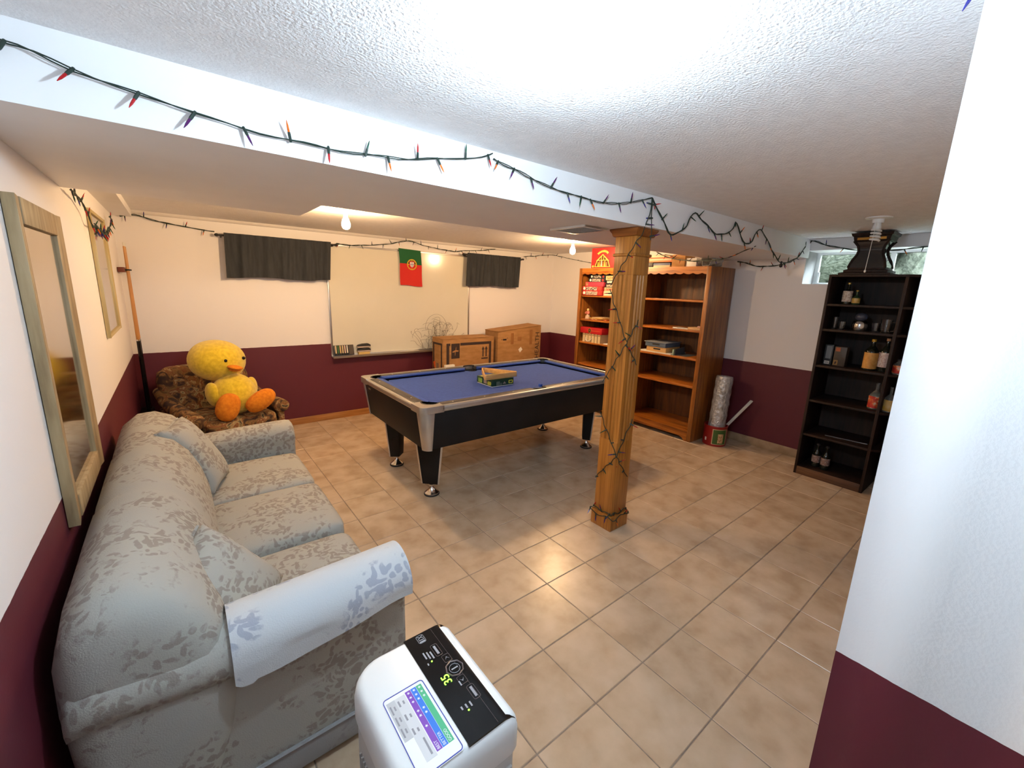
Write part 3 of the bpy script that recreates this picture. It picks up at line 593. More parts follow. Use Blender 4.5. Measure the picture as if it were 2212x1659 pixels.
# ---------------------------------------------------------------- back wall
CURT = nmat('charcoal_curtain', [(.022, .026, .033), (.038, .043, .052)], 14, (3, 1, .4), rough=.85)
def curtain(label, x0, x1, z0, z1, folds, seed, grp='short dark curtains on the back wall'):
    rnd = random.Random(seed); ph = [rnd.uniform(0, 6.28) for _ in range(6)]
    Yc = 3.468; rz = z1-.012
    t = thing('curtain', label, 'curtain', ((x0+x1)/2, 3.54, z0), grp)
    def f(u, v):
        x = x0+(x1-x0)*(u+.012*(1-v)*sin(u*17+ph[0])); amp = .006+.012*(1-v)
        y = Yc-.014+amp*(sin(u*folds*6.28+ph[1])+.6*sin(u*folds*2.7*6.28+ph[2])*(.4+.6*v))
        if v > .9: y += .0
        z = z0+(z1+.012-z0)*v-.008*(1-v)*sin(u*9+ph[3])
        return (x-.02*(1-v), y, z)
    part('cloth', MB().grid(f, 150, 14, .004), CURT, t, ang=1.5)
    part('rod', MB().cyl((x0-.05, Yc+.004, rz), (x1+.05, Yc+.004, rz), .008, n=12).ell((x0-.055, Yc+.004, rz), (.018, .014, .014), nu=12, nv=8).ell((x1+.055, Yc+.004, rz), (.018, .014, .014), nu=12, nv=8), BLACKM, t)
    for xx in (x0-.022, x1+.022): part('bracket', MB().box(xx-.006, xx+.006, Yc, YB-.002, rz-.018, rz-.006), BLACKM, t)
curtain('wide charcoal curtain on a rod, left of the whiteboard', -1.01, -.065, 1.575, 1.965, 5, 1)
curtain('narrow charcoal curtain on a rod, right of the flag', 1.645, 2.545, 1.575, 1.985, 7, 2)
wb = thing('whiteboard', 'large whiteboard with aluminium frame and tray on the back wall', 'whiteboard', (.81, 3.54, .73))
X0, X1, Z0, Z1 = -.105, 1.715, .735, 1.965
part('board', MB().box(X0+.01, X1-.01, 3.522, 3.538, Z0+.01, Z1-.01), nmat('whiteboard_enamel', [(.72, .70, .60), (.76, .73, .63)], 2, rough=.16), wb)
for (a, b, c, d) in ((X0, X0+.02, Z0, Z1), (X1-.02, X1, Z0, Z1), (X0+.02, X1-.02, Z1-.02, Z1), (X0+.02, X1-.02, Z0, Z0+.02)): part('frame', MB().box(a, b, 3.515, 3.539, c, d), ALU, wb, .002)
part('tray', MB().prism([(3.515, Z0-.004), (3.515, Z0+.006), (3.452, Z0+.002), (3.446, Z0+.014), (3.440, Z0+.012), (3.444, Z0-.010)], 'x', X0, X1), ALU, wb)
# two small magnets or marks kept off; marker holder and erasers on the tray
mh = thing('marker_holder', 'black marker holder with six markers on the whiteboard tray', 'marker holder', (.02, 3.46, Z0+.01))
MT = Matrix.Translation((0, 3.495, Z0+.012))@Matrix.Rotation(radians(-14), 4, 'X')@Matrix.Translation((0, -3.495, -Z0-.012))
part('holder_case', MB().box(-.085, .135, 3.478, 3.503, Z0+.012, Z0+.128).xf(MT), mat('marker_case', (.02, .018, .02), .45), mh, .003)
part('holder_label', MB().box(.078, .128, 3.4745, 3.478, Z0+.016, Z0+.124).xf(MT), mat('marker_label', srgb(74, 62, 52), .6), mh)
for k, cl in enumerate((srgb(214, 190, 150), srgb(60, 110, 50), srgb(206, 176, 120), srgb(210, 186, 140), srgb(216, 186, 170), srgb(220, 214, 206))):
    xx = -.066+k*.025
    mk = part('marker', MB().cyl((xx, 3.471, Z0+.034), (xx, 3.471, Z0+.122), .0075, n=10).xf(MT), mat('marker_%d' % k, cl, .4), mh)
    part('marker_cap', MB().cyl((xx, 3.471, Z0+.014), (xx, 3.471, Z0+.034), .0082, n=10).xf(MT), BLACKM, mk)
ERG = mat('eraser_grey', srgb(176, 160, 148), .7)
for k, (z_, lab) in enumerate(((Z0+.043, 'black and grey whiteboard eraser, lower of the stacked pair'), (Z0+.091, 'black and grey whiteboard eraser, upper of the stacked pair'))):
    t = thing('eraser', lab, 'eraser', (.24, 3.475, z_), 'whiteboard erasers')
    part('felt', MB().box(.168, .318, 3.450, 3.505, z_, z_+.018), ERG, t, .003)
    part('grip', MB().prism([(.166, z_+.018), (.320, z_+.018), (.320, z_+.030), (.296, z_+.046), (.23, z_+.044), (.18, z_+.034)], 'y', 3.452, 3.503), BLACKM, t, .004)
solo('sponge_block', MB().box(.178, .308, 3.452, 3.500, Z0+.013, Z0+.042), mat('sponge_cream', srgb(206, 176, 110), .9), 'cream block under the two stacked whiteboard erasers', 'sponge', (.243, 3.476, Z0+.013), bevel=.004)
# flag
fl = thing('flag', 'small green and red hanging flag with a round crest', 'flag', (.855, 3.515, 1.55))
def flagf(u0, u1, v0, v1):
    def f(u, v):
        a = v0+(v1-v0)*v      # 0 top .. 1 bottom
        x = u0+(u1-u0)*u
        return (.71+.285*x+.022*a+.006*sin(a*5), 3.502+.006*sin(x*7+a*3)*(.4+a), 1.982-.428*a-.012*x+.004*sin(x*6)*a)
    return f
FG, FR = mat('flag_green', srgb(20, 96, 52), .8), mat('flag_red', srgb(206, 40, 34), .8)
part('green_field', MB().grid(flagf(0, 1, 0, .4), 16, 8, .0015), FG, fl, ang=1.5); part('red_field', MB().grid(flagf(0, 1, .4, 1), 16, 12, .0015), FR, fl, ang=1.5)
FY, FWH, FB = mat('flag_yellow', srgb(214, 172, 40), .7), mat('flag_white', (.8, .78, .75), .7), mat('flag_blue', srgb(30, 50, 120), .7)
def fpoly(name, poly, m, k=.0025): plate(name, poly, m, fl, (.855+.02, 3.4955-k, 1.800), (1, 0, 0), (0, 0, 1), .001)
mbr = MB(); n = 28
mbr.add([(.875+.064*cos(2*pi*i/n), 3.494, 1.80+.064*sin(2*pi*i/n)) for i in range(n)]+[(.875+.052*cos(2*pi*i/n), 3.494, 1.80+.052*sin(2*pi*i/n)) for i in range(n)]+[(.875+.064*cos(2*pi*i/n), 3.4965, 1.80+.064*sin(2*pi*i/n)) for i in range(n)]+[(.875+.052*cos(2*pi*i/n), 3.4965, 1.80+.052*sin(2*pi*i/n)) for i in range(n)],
        [q for i in range(n) for q in (lambda j: ((i, j, n+j, n+i), (2*n+j, 2*n+i, 3*n+i, 3*n+j), (i, 2*n+i, 2*n+j, j), (n+i, n+j, 3*n+j, 3*n+i)))((i+1) % n)])
part('crest_ring', mbr, FY, fl)
for r_ in ((-.055, .055, -.004, .004), (-.004, .004, -.055, .055)): fpoly('crest_band', rect(*r_), FY, 0)
fpoly('crest_shield', [(-.034, .04), (.034, .04), (.034, -.01), (.02, -.036), (0, -.044), (-.02, -.036), (-.034, -.01)], FR, .001)
fpoly('crest_shield_white', [(-.024, .03), (.024, .03), (.024, -.008), (.012, -.026), (0, -.032), (-.012, -.026), (-.024, -.008)], FWH, .002)
for q in ((0, .018), (-.014, .0), (.014, 0), (0, 0), (0, -.018)): fpoly('crest_blue', rect(q[0]-.0045, q[0]+.0045, q[1]-.0055, q[1]+.0055), FB, .003)
# tangle of thin wires standing on the tray
rw = random.Random(3); mb = MB()
for k in range(34):
    x0 = rw.gauss(1.22, .09); h = rw.uniform(.16, .42)*(1-.5*abs(x0-1.22)/.3); dx = rw.gauss(0, .16); curl = rw.uniform(-.14, .14)
    pts = []
    for i in range(15):
        q = i/14; pts.append((min(1.60, max(.84, x0+dx*q+curl*sin(q*pi*rw.choice((1, 1, 1.0)))+.02*sin(q*9+k))), 3.478-.012*sin(q*3+k), .76+h*sin(q*pi*.62)))
    mb.tube(pts, .0014, 4)
for (cx_, cz_, r_) in ((1.19, 1.05, .15), (1.36, 1.02, .07), (.92, .93, .06), (1.26, 1.0, .10)):
    mb.tube([(cx_+r_*cos(a)*1.0, 3.478+.008*sin(a*2), cz_+r_*sin(a)) for a in [pi*1.25*i/24-.4 for i in range(25)]], .0014, 4)
solo('wire_tangle', mb, mat('dark_wire', srgb(70, 58, 48), .5), 'tangle of thin dark wires in front of the whiteboard behind the boxes', 'wires', (1.2, 3.478, .76))
# ---------------------------------------------------------------- cardboard boxes behind the table
cb = thing('cardboard_box', 'brown cardboard box with two up arrows and a dark printed square', 'box', (1.485, 3.28, 0))
bx_ = (1.105, 1.875, 3.14, 3.425, .915)
part('carton', MB().box(bx_[0], bx_[1], bx_[2], bx_[3], 0, bx_[4]), CARD, cb, .006)
part('lid_flap', MB().box(bx_[0]-.004, bx_[1]+.002, bx_[2]-.004, (bx_[2]+bx_[3])/2-.002, bx_[4], bx_[4]+.005), CARD, cb); part('lid_flap', MB().box(bx_[0]-.004, bx_[1]+.002, (bx_[2]+bx_[3])/2+.002, bx_[3], bx_[4], bx_[4]+.007), CARD, cb)
O1 = (bx_[0], bx_[2]-.0002, 0); RX, UZ = (1, 0, 0), (0, 0, 1)
for p_ in (rect(.045, .085, .10, .86), rect(.085, .10, .83, .86), rect(.245, .725, .825, .86), rect(.69, .725, .10, .825)): plate('printed_band', p_, INK, cb, O1, RX, UZ)
plate('logo_square', rect(.115, .235, .665, .855), INK, cb, O1, RX, UZ)
for p_ in ([(.128, .755), (.175, .775), (.222, .765), (.215, .75), (.18, .752), (.135, .742)], [(.178, .80), (.186, .815), (.184, .772), (.176, .772)], [(.166, .748), (.176, .748), (.170, .70), (.166, .705)]): plate('logo_mark', p_, mat('logo_tan', srgb(170, 120, 70), .8), cb, (O1[0], O1[1]-.0007, 0), RX, UZ)
for xx in (.595, .645): plate('up_arrow', [(xx-.009, .66), (xx+.009, .66), (xx+.009, .755), (xx+.022, .755), (xx, .80), (xx-.022, .755), (xx-.009, .755)], INK, cb, O1, RX, UZ)
plate('arrow_bar', rect(.57, .672, .628, .646), INK, cb, O1, RX, UZ)
O2 = (bx_[0]-.0002, bx_[3], 0)
for p_ in (rect(.02, .055, .10, .86), rect(.055, .225, .835, .86), rect(.225, .255, .10, .86)): plate('printed_band', p_, INK, cb, O2, (0, -1, 0), UZ)
plate('orange_tag', [(.03, .60), (.075, .62), (.08, .53), (.05, .53)], mat('tag_orange', srgb(222, 92, 28), .7), cb, (O2[0]-.0007, O2[1], 0), (0, -1, 0), UZ)
plate('grey_stamp', rect(.11, .17, .50, .60), mat('stamp_grey', srgb(120, 96, 84), .8), cb, O2, (0, -1, 0), UZ)
cb2 = thing('cardboard_box', 'taller dented cardboard box with HEALTH printed up its side', 'box', (2.32, 3.26, 0))
c0, c1, d0, d1 = 1.925, 2.70, 3.12, 3.425
part('carton', MB().hexa([(c0, d0, 0), (c1, d0, 0), (c1, d1, 0), (c0, d1, 0)], [(c0, d0, .975), (c1, d0, 1.045), (c1, d1, 1.045), (c0, d1, .975)]), CARD, cb2, .006)
sl = (1.045-.975)/(c1-c0)
part('lid_flap', MB().hexa([(c0-.003, d0-.004, .978), (c1, d0-.004, 1.047), (c1, d0+.15, 1.047), (c0-.003, d0+.15, .978)], [(c0-.003, d0-.004, .990), (c1, d0-.004, 1.051), (c1, d0+.15, 1.052), (c0-.003, d0+.15, .984)]), CARD, cb2)
part('lid_flap', MB().hexa([(c0-.003, d0+.155, .977), (c1, d0+.155, 1.047), (c1, d1, 1.047), (c0-.003, d1, .977)], [(c0-.003, d0+.155, .983), (c1, d0+.155, 1.051), (c1, d1, 1.055), (c0-.003, d1, .987)]), CARD, cb2)
text('lettering', 'HEALTH', INK, cb2, (2.635, d0-.0006, .565), (0, 0, 1), (-1, 0, 0), .105)
plate('paper_tag', [(.36, .72), (.405, .755), (.435, .715), (.39, .675)], PAPER, cb2, (c0, d0-.0002, 0), RX, UZ)
for p_, m_ in ((rect(.06, .075, .865, .875), INK), (rect(.085, .145, .858, .882), INK), (rect(.15, .17, .885, .892), INK)): plate('stamped_text', p_, m_, cb2, (c0, d0-.0002, 0), RX, UZ)
for p_ in (rect(.22, .27, .80, .955), rect(.34, .41, .84, .90), rect(.56, .61, .78, .99)): plate('tape_stain', p_, mat('tape_brown', srgb(150, 102, 58), .5), cb2, (c0, d0-.0002, 0), RX, UZ)
solo('paper_packet', MB().box(1.108, 1.24, 3.085, 3.125, 0, .60), PAPER, 'white paper packet standing before the box with arrows', 'packet', (1.174, 3.105, 0), bevel=.004)
# ---------------------------------------------------------------- oak bookcases
BXF, BXB, BH = 2.75, 3.255, 1.842
SHZ = (1.505, 1.195, .898, .602)
def bookcase(y0, y1, label):
    t = thing('bookcase', label, 'bookcase', ((BXF+BXB)/2, (y0+y1)/2, 0), 'oak bookcases')
    part('side_panel', MB().box(BXF+.02, BXB, y0, y0+.02, 0, BH), OAK, t, .002); part('side_panel', MB().box(BXF+.02, BXB, y1-.02, y1, 0, BH), OAK, t, .002)
    for k in range(2): part('back_panel', MB().box(BXB-.012, BXB-.002, y0+.02+(y1-y0-.04)*k/2+.001, y0+.02+(y1-y0-.04)*(k+1)/2-.001, .05, BH-.02), OAKB_SHADE, t)
    part('top', MB().box(BXF+.02, BXB, y0+.02, y1-.02, BH-.02, BH), OAKY, t, .002)
    for z in SHZ: part('shelf', MB().box(BXF+.035, BXB-.014, y0+.021, y1-.021, z-.022, z), OAKY, t, .003)
    part('bottom_shelf', MB().box(BXF+.022, BXB-.014, y0+.021, y1-.021, .095, .115), OAKY, t, .002)
    part('stile', MB().box(BXF, BXF+.02, y0, y0+.045, 0, BH), OAK, t, .002); part('stile', MB().box(BXF, BXF+.02, y1-.045, y1, 0, BH), OAK, t, .002)
    a, b = y0+.045, y1-.045; n = 60; k = 8
    pol = [(a, BH), (a, BH-.075)]+[(a+(b-a)*i/n, BH-.062-.016*abs(cos(pi*k*i/n))**.8) for i in range(n+1)]+[(b, BH)]
    part('scalloped_valance', MB().prism(pol, 'x', BXF, BXF+.02), OAKY, t, ang=.5)
    pol = [(a, .118), (a, .0), (a+.03, 0), (a+.05, .03), (a+.09, .045), (b-.09, .045), (b-.05, .03), (b-.03, 0), (b, 0), (b, .118)]
    part('plinth', MB().prism(pol, 'x', BXF, BXF+.02), OAKY, t)
    return t
YM = 1.60
bookcase(.72, YM-.001, 'oak bookcase with scalloped valance, mostly empty, right of the post')
bookcase(YM+.001, 2.48, 'oak bookcase with scalloped valance, holding puzzle boxes, left of the post')
# boxes on the left unit's top shelf
RN = random.Random(11)
def artmat(name, cols, sc_=26): return nmat(name, cols, sc_, (1, 1.6, 1.2), rough=.35, detail=3, dist=.5)
artA = [(srgb(176, 40, 38), srgb(214, 196, 180)), (srgb(186, 52, 50), srgb(60, 48, 52)), (srgb(200, 60, 80), srgb(210, 92, 104)), (srgb(34, 30, 40), srgb(190, 184, 178)), (srgb(30, 34, 40), srgb(120, 116, 110))]
descA = ('red and white puzzle box at the bottom of the left stack', 'red-ended puzzle box second from the bottom of the left stack', 'plain pinkish red puzzle box in the middle of the left stack', 'black and white puzzle box second from the top of the left stack', 'dark puzzle box on top of the left stack')
z = SHZ[0]+.001
for k in range(5):
    h = (.056, .054, .055, .046, .042)[k]; y1_ = (2.43, 2.43, 2.40, 2.36, 2.35)[k]; y0_ = (2.10, 2.11, 2.10, 2.085, 2.09)[k]; x0 = (2.772, 2.772, 2.79, 2.80, 2.81)[k]
    t = thing('puzzle_box', descA[k], 'puzzle box', (x0+.12, (y0_+y1_)/2, z), 'puzzle boxes stacked in the left bookcase')
    part('carton', MB().box(x0, x0+.25, y0_, y1_, z, z+h), mat('pzA%d' % k, artA[k][0], .35), t, .0015)
    if k != 2:
        plate('spine_picture', rect(.06, y1_-y0_-.075, .006, h-.006), artmat('pzAart%d' % k, [artA[k][0], srgb(220, 208, 190), srgb(60, 56, 60), artA[k][1]], 40), t, (x0, y1_, z), (0, -1, 0), (0, 0, 1))
        plate('spine_badge', circ(.032, h/2, h*.34), PAPER, t, (x0, y1_, z), (0, -1, 0), (0, 0, 1))
        plate('spine_badge', circ(y1_-y0_-.04, h/2, h*.34), mat('badge_red', srgb(190, 60, 50), .4), t, (x0, y1_, z), (0, -1, 0), (0, 0, 1))
    else: plate('spine_badge', rect(.012, .045, .01, h-.01), artmat('pzAb', [srgb(90, 50, 40), srgb(210, 170, 120)], 60), t, (x0, y1_, z), (0, -1, 0), (0, 0, 1))
    z += h+.0008
artB = [(srgb(206, 190, 158), srgb(226, 214, 190)), (srgb(190, 168, 130), srgb(160, 60, 40)), (srgb(26, 24, 30), srgb(170, 150, 140)), (srgb(24, 26, 34), srgb(200, 196, 190)), (srgb(206, 196, 150), srgb(120, 110, 60))]
descB = ('cream puzzle box at the bottom of the right stack', 'green and red puzzle box second from the bottom of the right stack', 'black puzzle box in the middle of the right stack', 'black puzzle box second from the top of the right stack', 'pale yellow puzzle box on top of the right stack')
z = SHZ[0]+.001
for k in range(5):
    h = (.056, .046, .044, .042, .054)[k]; y1_ = (2.085, 2.08, 2.075, 2.072, 2.078)[k]; x0 = 2.785+.004*k
    t = thing('puzzle_box', descB[k], 'puzzle box', (x0+.12, 1.94, z), 'puzzle boxes stacked in the left bookcase')
    part('carton', MB().box(x0, x0+.25, 1.79, y1_, z, z+h), mat('pzB%d' % k, artB[k][0], .35), t, .0015)
    plate('spine_picture', rect(.02, .20, .008, h-.008), artmat('pzBart%d' % k, [artB[k][0], artB[k][1], srgb(200, 180, 150)], 45), t, (x0, y1_, z), (0, -1, 0), (0, 0, 1))
    z += h+.0008
# figurine and magazines on the second shelf
z = SHZ[1]
t = thing('figurine', 'small painted figurine on a lump base in the left bookcase', 'figurine', (2.86, 2.385, z))
part('plinth', MB().lathe((2.86, 2.385, z), [(.035, 0), (.037, .012), (.028, .040), (.018, .060)], 18), nmat('fig_stone', [srgb(150, 120, 110), srgb(200, 180, 160)], 50, rough=.5), t)
part('torso', MB().lathe((2.86, 2.385, z+.058), [(.017, 0), (.026, .012), (.021, .035), (.010, .045)], 16).tube([(2.86, 2.363, z+.095), (2.845, 2.35, z+.08), (2.84, 2.36, z+.065)], .006, 8).tube([(2.86, 2.407, z+.095), (2.845, 2.42, z+.08), (2.84, 2.41, z+.065)], .006, 8), mat('fig_pink', srgb(190, 110, 100), .5), t)
part('head', MB().ell((2.86, 2.385, z+.118), (.016, .016, .020), nu=16, nv=10), mat('fig_cream', srgb(220, 190, 130), .5), t)
for k, (dz, y0_, y1_, cl, lab, a) in enumerate(((.0, 2.06, 2.31, srgb(150, 70, 40), 'rust coloured magazine at the bottom of the small pile', .2), (.011, 2.08, 2.33, srgb(190, 150, 60), 'yellow magazine in the middle of the small pile', -.12), (.022, 2.10, 2.27, srgb(200, 170, 130), 'pale booklet on top of the small pile', .05))):
    solo('magazine', MB().obox((2.91, (y0_+y1_)/2, z+.006+dz), (.20, y1_-y0_, .010), (0, 0, a)), nmat('mag%d' % k, [cl, srgb(210, 190, 150)], 12, rough=.4, pos=[.5, .62]), lab+' in the left bookcase', 'magazine', (2.91, (y0_+y1_)/2, z), 'magazines', bevel=.001)
# white-spined books with a red case on top on the third shelf
z = SHZ[2]; yy = 2.40
for k in range(6):
    wv = (.046, .044, .05, .048, .047, .045)[k]
    t = thing('book', 'cream-spined book, number %s from the left under the red case' % ('first', 'second', 'third', 'fourth', 'fifth', 'sixth')[k] if False else 'cream-spined book, %s from the left under the red case' % ('first', 'second', 'third', 'fourth', 'fifth', 'sixth')[k], 'book', (2.90, yy-wv/2, z), 'cream books under the red case')
    part('cover', MB().box(2.80, 2.97, yy-wv, yy-wv+.006, z, z+.112).box(2.80, 2.97, yy-.012, yy-.006, z, z+.112).box(2.797, 2.803, yy-wv, yy-.006, z, z+.112), mat('book_cover', srgb(206, 184, 142), .6), t)
    part('pages', MB().box(2.804, 2.965, yy-wv+.006, yy-.012, z+.003, z+.109), PAPER, t)
    plate('spine_band', rect(.006, wv-.010, .088, .104), mat('book_band', srgb(150, 120, 84), .6), t, (2.797, yy-.005, z), (0, -1, 0), (0, 0, 1))
    yy -= wv+.005
t = thing('red_case', 'flat red case with a round gold emblem lying on the cream books', 'case', (2.90, 2.255, z+.113))
part('case_body', MB().box(2.79, 3.0, 2.07, 2.44, z+.1135, z+.192), mat('case_red', srgb(176, 28, 34), .35), t, .004)
plate('emblem_ring', circ(.165, .04, .027, .034), GOLD, t, (2.79, 2.44, z+.113), (0, -1, 0), (0, 0, 1)); plate('emblem', circ(.165, .04, .021, .027), mat('emblem_dark', srgb(70, 44, 24), .5), t, (2.7893, 2.44, z+.113), (0, -1, 0), (0, 0, 1)); plate('emblem_mark', [(.158, .03), (.165, .056), (.172, .03), (.165, .038)], GOLD, t, (2.7886, 2.44, z+.113), (0, -1, 0), (0, 0, 1))
plate('gold_line', rect(.195, .34, .037, .042), mat('case_gold', srgb(196, 120, 60), .4), t, (2.79, 2.44, z+.113), (0, -1, 0), (0, 0, 1))
solo('ribbon', MB().tube([(2.792, 2.335, z+.062), (2.782, 2.33, z+.03), (2.78, 2.29, z+.013), (2.782, 2.25, z+.03), (2.792, 2.225, z+.06)], .005, 6), PAPER, 'white ribbon loop hanging before the cream books', 'ribbon', (2.785, 2.28, z))
solo('notepad', MB().box(2.80, 2.92, 1.90, 2.04, z, z+.010), PAPER, 'thin white notepad lying at the right of the cream books', 'notepad', (2.86, 1.97, z), bevel=.001)
t = thing('bottle_crate', 'dark latticed rack at the back of the third shelf, right of the cream books', 'rack', (3.05, 1.93, z))
for k in range(3):
    for j in range(2): part('ring', MB().lathe((0, 0, 0), [(.034, 0), (.038, 0), (.038, .12), (.034, .12), (.034, 0)], 6).xf(Matrix.Translation((2.97, 2.03-k*.075-(.037 if j else 0), z+.036+j*.066))@Matrix.Rotation(pi/2, 4, 'Y')), BLACKM, t)
# on top of the left unit: red nativity box
t = thing('nativity_box', 'bright red box printed with a stable under a gold banner, on the left bookcase', 'box', (2.86, 2.13, BH))
NB0, NB1, NZ = 1.93, 2.325, .245
part('carton', MB().box(2.79, 2.93, NB0, NB1, BH+.001, BH+NZ), mat('nativity_red', srgb(206, 44, 44), .45), t, .002)
NO = (2.79, NB1, BH)
def npl(nm, poly, m, k=0): plate(nm, poly, m, t, (2.79-.0007*k, NB1, BH), (0, -1, 0), (0, 0, 1))
NG, ND = mat('banner_gold', srgb(230, 190, 90), .5), mat('stable_dark', srgb(92, 48, 26), .5)
npl('gold_banner', [(.085, .175), (.10, .185), (.12, .20), (.16, .215), (.20, .219), (.235, .213), (.262, .195), (.272, .178), (.255, .178), (.25, .165), (.235, .186), (.20, .193), (.165, .192), (.13, .180), (.108, .160), (.105, .175)], NG)
text('banner_text', 'NATIVITY SET', mat('banner_ink', srgb(190, 96, 30), .5), t, (2.7886, NB1-.183, BH+.204), (0, -1, 0), (0, 0, 1), .021, 'CENTER')
npl('stable_outline', [(.055, .015), (.085, .085), (.078, .09), (.18, .172), (.282, .09), (.274, .085), (.305, .015)], NG)
npl('stable', [(.070, .022), (.096, .085), (.18, .158), (.265, .085), (.29, .022)], ND, 1)
npl('stable_beam', rect(.105, .255, .093, .101), NG, 2); npl('stable_post', rect(.158, .166, .10, .145), NG, 2); npl('stable_post', rect(.194, .202, .10, .145), NG, 2)
for xx, hh, cl in ((.115, .05, srgb(230, 190, 60)), (.14, .062, srgb(220, 150, 70)), (.168, .07, srgb(236, 226, 200)), (.195, .055, srgb(206, 110, 50)), (.22, .066, srgb(230, 200, 90)), (.245, .05, srgb(190, 130, 80))):
    npl('stable_figure', [(xx-.011, .024), (xx+.011, .024), (xx+.006, .024+hh*.7), (xx+.007, .024+hh*.9), (xx, .024+hh), (xx-.007, .024+hh*.9), (xx-.006, .024+hh*.7)], mat('fig_%d' % int(xx*1000), cl, .5), 2)
npl('gold_seal', circ(.03, .024, .014), NG)
# on top of the right unit
def flatbox(nm, lab, cat, x0, x1, y0, y1, z0, z1, cl, grp=None, sides=None, b=.002, rough=.5): return solo(nm, MB().box(x0, x1, y0, y1, z0, z1), cl if not isinstance(cl, tuple) else mat('c_'+lab[:40], cl, rough), lab, cat, ((x0+x1)/2, (y0+y1)/2, z0), grp, bevel=b)
Z = BH+.001
flatbox('black_box', 'low black box on the right bookcase beside the post', 'box', 2.79, 3.0, 1.42, 1.585, Z, Z+.052, (.012, .010, .012))
t = thing('board_game', 'pale blue flat board game box on the right bookcase under the paper pile', 'board game', (2.90, 1.30, Z))
part('tray', MB().box(2.782, 3.02, 1.20, 1.405, Z, Z+.026), mat('bg_cream', srgb(206, 180, 146), .5), t, .002); part('lid', MB().box(2.78, 3.022, 1.198, 1.407, Z+.018, Z+.042), mat('bg_blue', srgb(84, 96, 128), .5), t, .002)
zz = Z+.053
for k, (y0_, y1_, h, cl, lab) in enumerate(((1.19, 1.58, .016, srgb(214, 120, 66), 'orange folder'), (1.20, 1.50, .022, srgb(222, 186, 152), 'cream folder'), (1.17, 1.52, .012, srgb(216, 98, 60), 'red-orange folder'), (1.22, 1.50, .018, srgb(226, 196, 160), 'thick cream folder'), (1.28, 1.57, .012, srgb(206, 200, 180), 'pale top folder'))):
    flatbox('paper_folder', lab+' in the paper pile on top of the right bookcase', 'folder', 2.80, 3.02, y0_, y1_, zz, zz+h, cl, 'folders on the right bookcase'); zz += h+.0005
t = thing('toy_car', 'small dark and teal toy on the blue board game box', 'toy', (2.80, 1.215, Z+.043))
flatbox('cardboard_carton', 'small plain cardboard carton on top of the right bookcase', 'box', 2.785, 2.98, 1.035, 1.185, Z, Z+.125, CARD)
C.objects.unlink(t); bpy.data.objects.remove(t)
flatbox('white_carton', 'small white carton between the cardboard carton and the plastic roll', 'box', 2.80, 2.95, .915, 1.028, Z, Z+.085, (.68, .66, .66))
solo('plastic_roll', MB().grid(lambda u, v: (2.83+.25*v, .825+(.052+.006*sin(u*31+v*7)+.004*sin(u*17-v*23))*cos(u*2*pi), Z+.058+(.052+.006*sin(u*31+v*7)+.004*sin(v*19+u*9))*sin(u*2*pi)), 40, 12, .003), mat('plastic_film', (.55, .57, .58), .18, Alpha=.65), 'crumpled roll of clear plastic at the right end of the bookcase top', 'plastic roll', (2.95, .825, Z))
# right unit shelves
z = SHZ[1]+.0005
t = thing('wooden_tray', 'small pale wooden tray with a pinkish lump on the second shelf', 'tray', (2.87, .85, z))
part('tray_body', MB().box(2.80, 2.93, .775, .925, z, z+.026), mat('pale_wood', srgb(186, 150, 108), .6), t, .002); part('contents', MB().ell((2.85, .80, z+.032), (.02, .025, .012), nu=14, nv=8).ell((2.86, .835, z+.031), (.018, .018, .012), nu=14, nv=8), mat('pink_lump', srgb(200, 160, 150), .6), t)
solo('loose_papers', MB().obox((2.86, 1.02, z+.003), (.14, .16, .005), (0, 0, .2)).obox((2.85, 1.06, z+.0085), (.10, .07, .005), (0, 0, -.3)), PAPER, 'loose cream papers beside the small wooden tray', 'papers', (2.86, 1.02, z))
z = SHZ[2]+.0005
flatbox('folded_board', 'thin white folded board lying under the wooden and blue trays', 'board', 2.79, 3.10, 1.08, 1.50, z, z+.012, (.68, .66, .60))
z += .0125
def slot_tray(nm, lab, x0, x1, y0, y1, z0, h, m, lid=None, sm=None):
    t = thing(nm, lab, 'tray', ((x0+x1)/2, (y0+y1)/2, z0))
    part('bottom', MB().box(x0, x1, y0, y1, z0, z0+.006), m, t)
    for (a, b, c, d) in ((x0, x0+.008, y0, y1), (x1-.008, x1, y0, y1), (x0+.008, x1-.008, y0, y0+.008), (x0+.008, x1-.008, y1-.008, y1)): part('wall', MB().box(a, b, c, d, z0+.006, z0+h), m, t, .001)
    plate('hand_hole', rrect((y1-y0)*.36, (y1-y0)*.72, h*.42, h*.72, h*.12), BLACKM, t, (x0, y1, z0), (0, -1, 0), (0, 0, 1))
    if lid: part('rim', MB().box(x0-.01, x1+.01, y0-.012, y1+.012, z0+h, z0+h+.006), lid, t, .001)
    return t
slot_tray('crate_tray', 'natural wood tray with a slot handle on the third shelf', 2.80, 3.08, 1.15, 1.40, z, .055, mat('tray_natural', srgb(204, 160, 100), .55))
slot_tray('crate_tray', 'slate blue tray with a slot handle stacked on the natural tray', 2.79, 3.09, 1.155, 1.415, z+.056, .048, mat('tray_blue', srgb(84, 100, 122), .55), mat('tray_blue_rim', srgb(130, 138, 150), .4))
t = thing('bookend', 'pale green bookend with a blue plate right of the stacked trays', 'bookend', (2.86, 1.03, SHZ[2]))
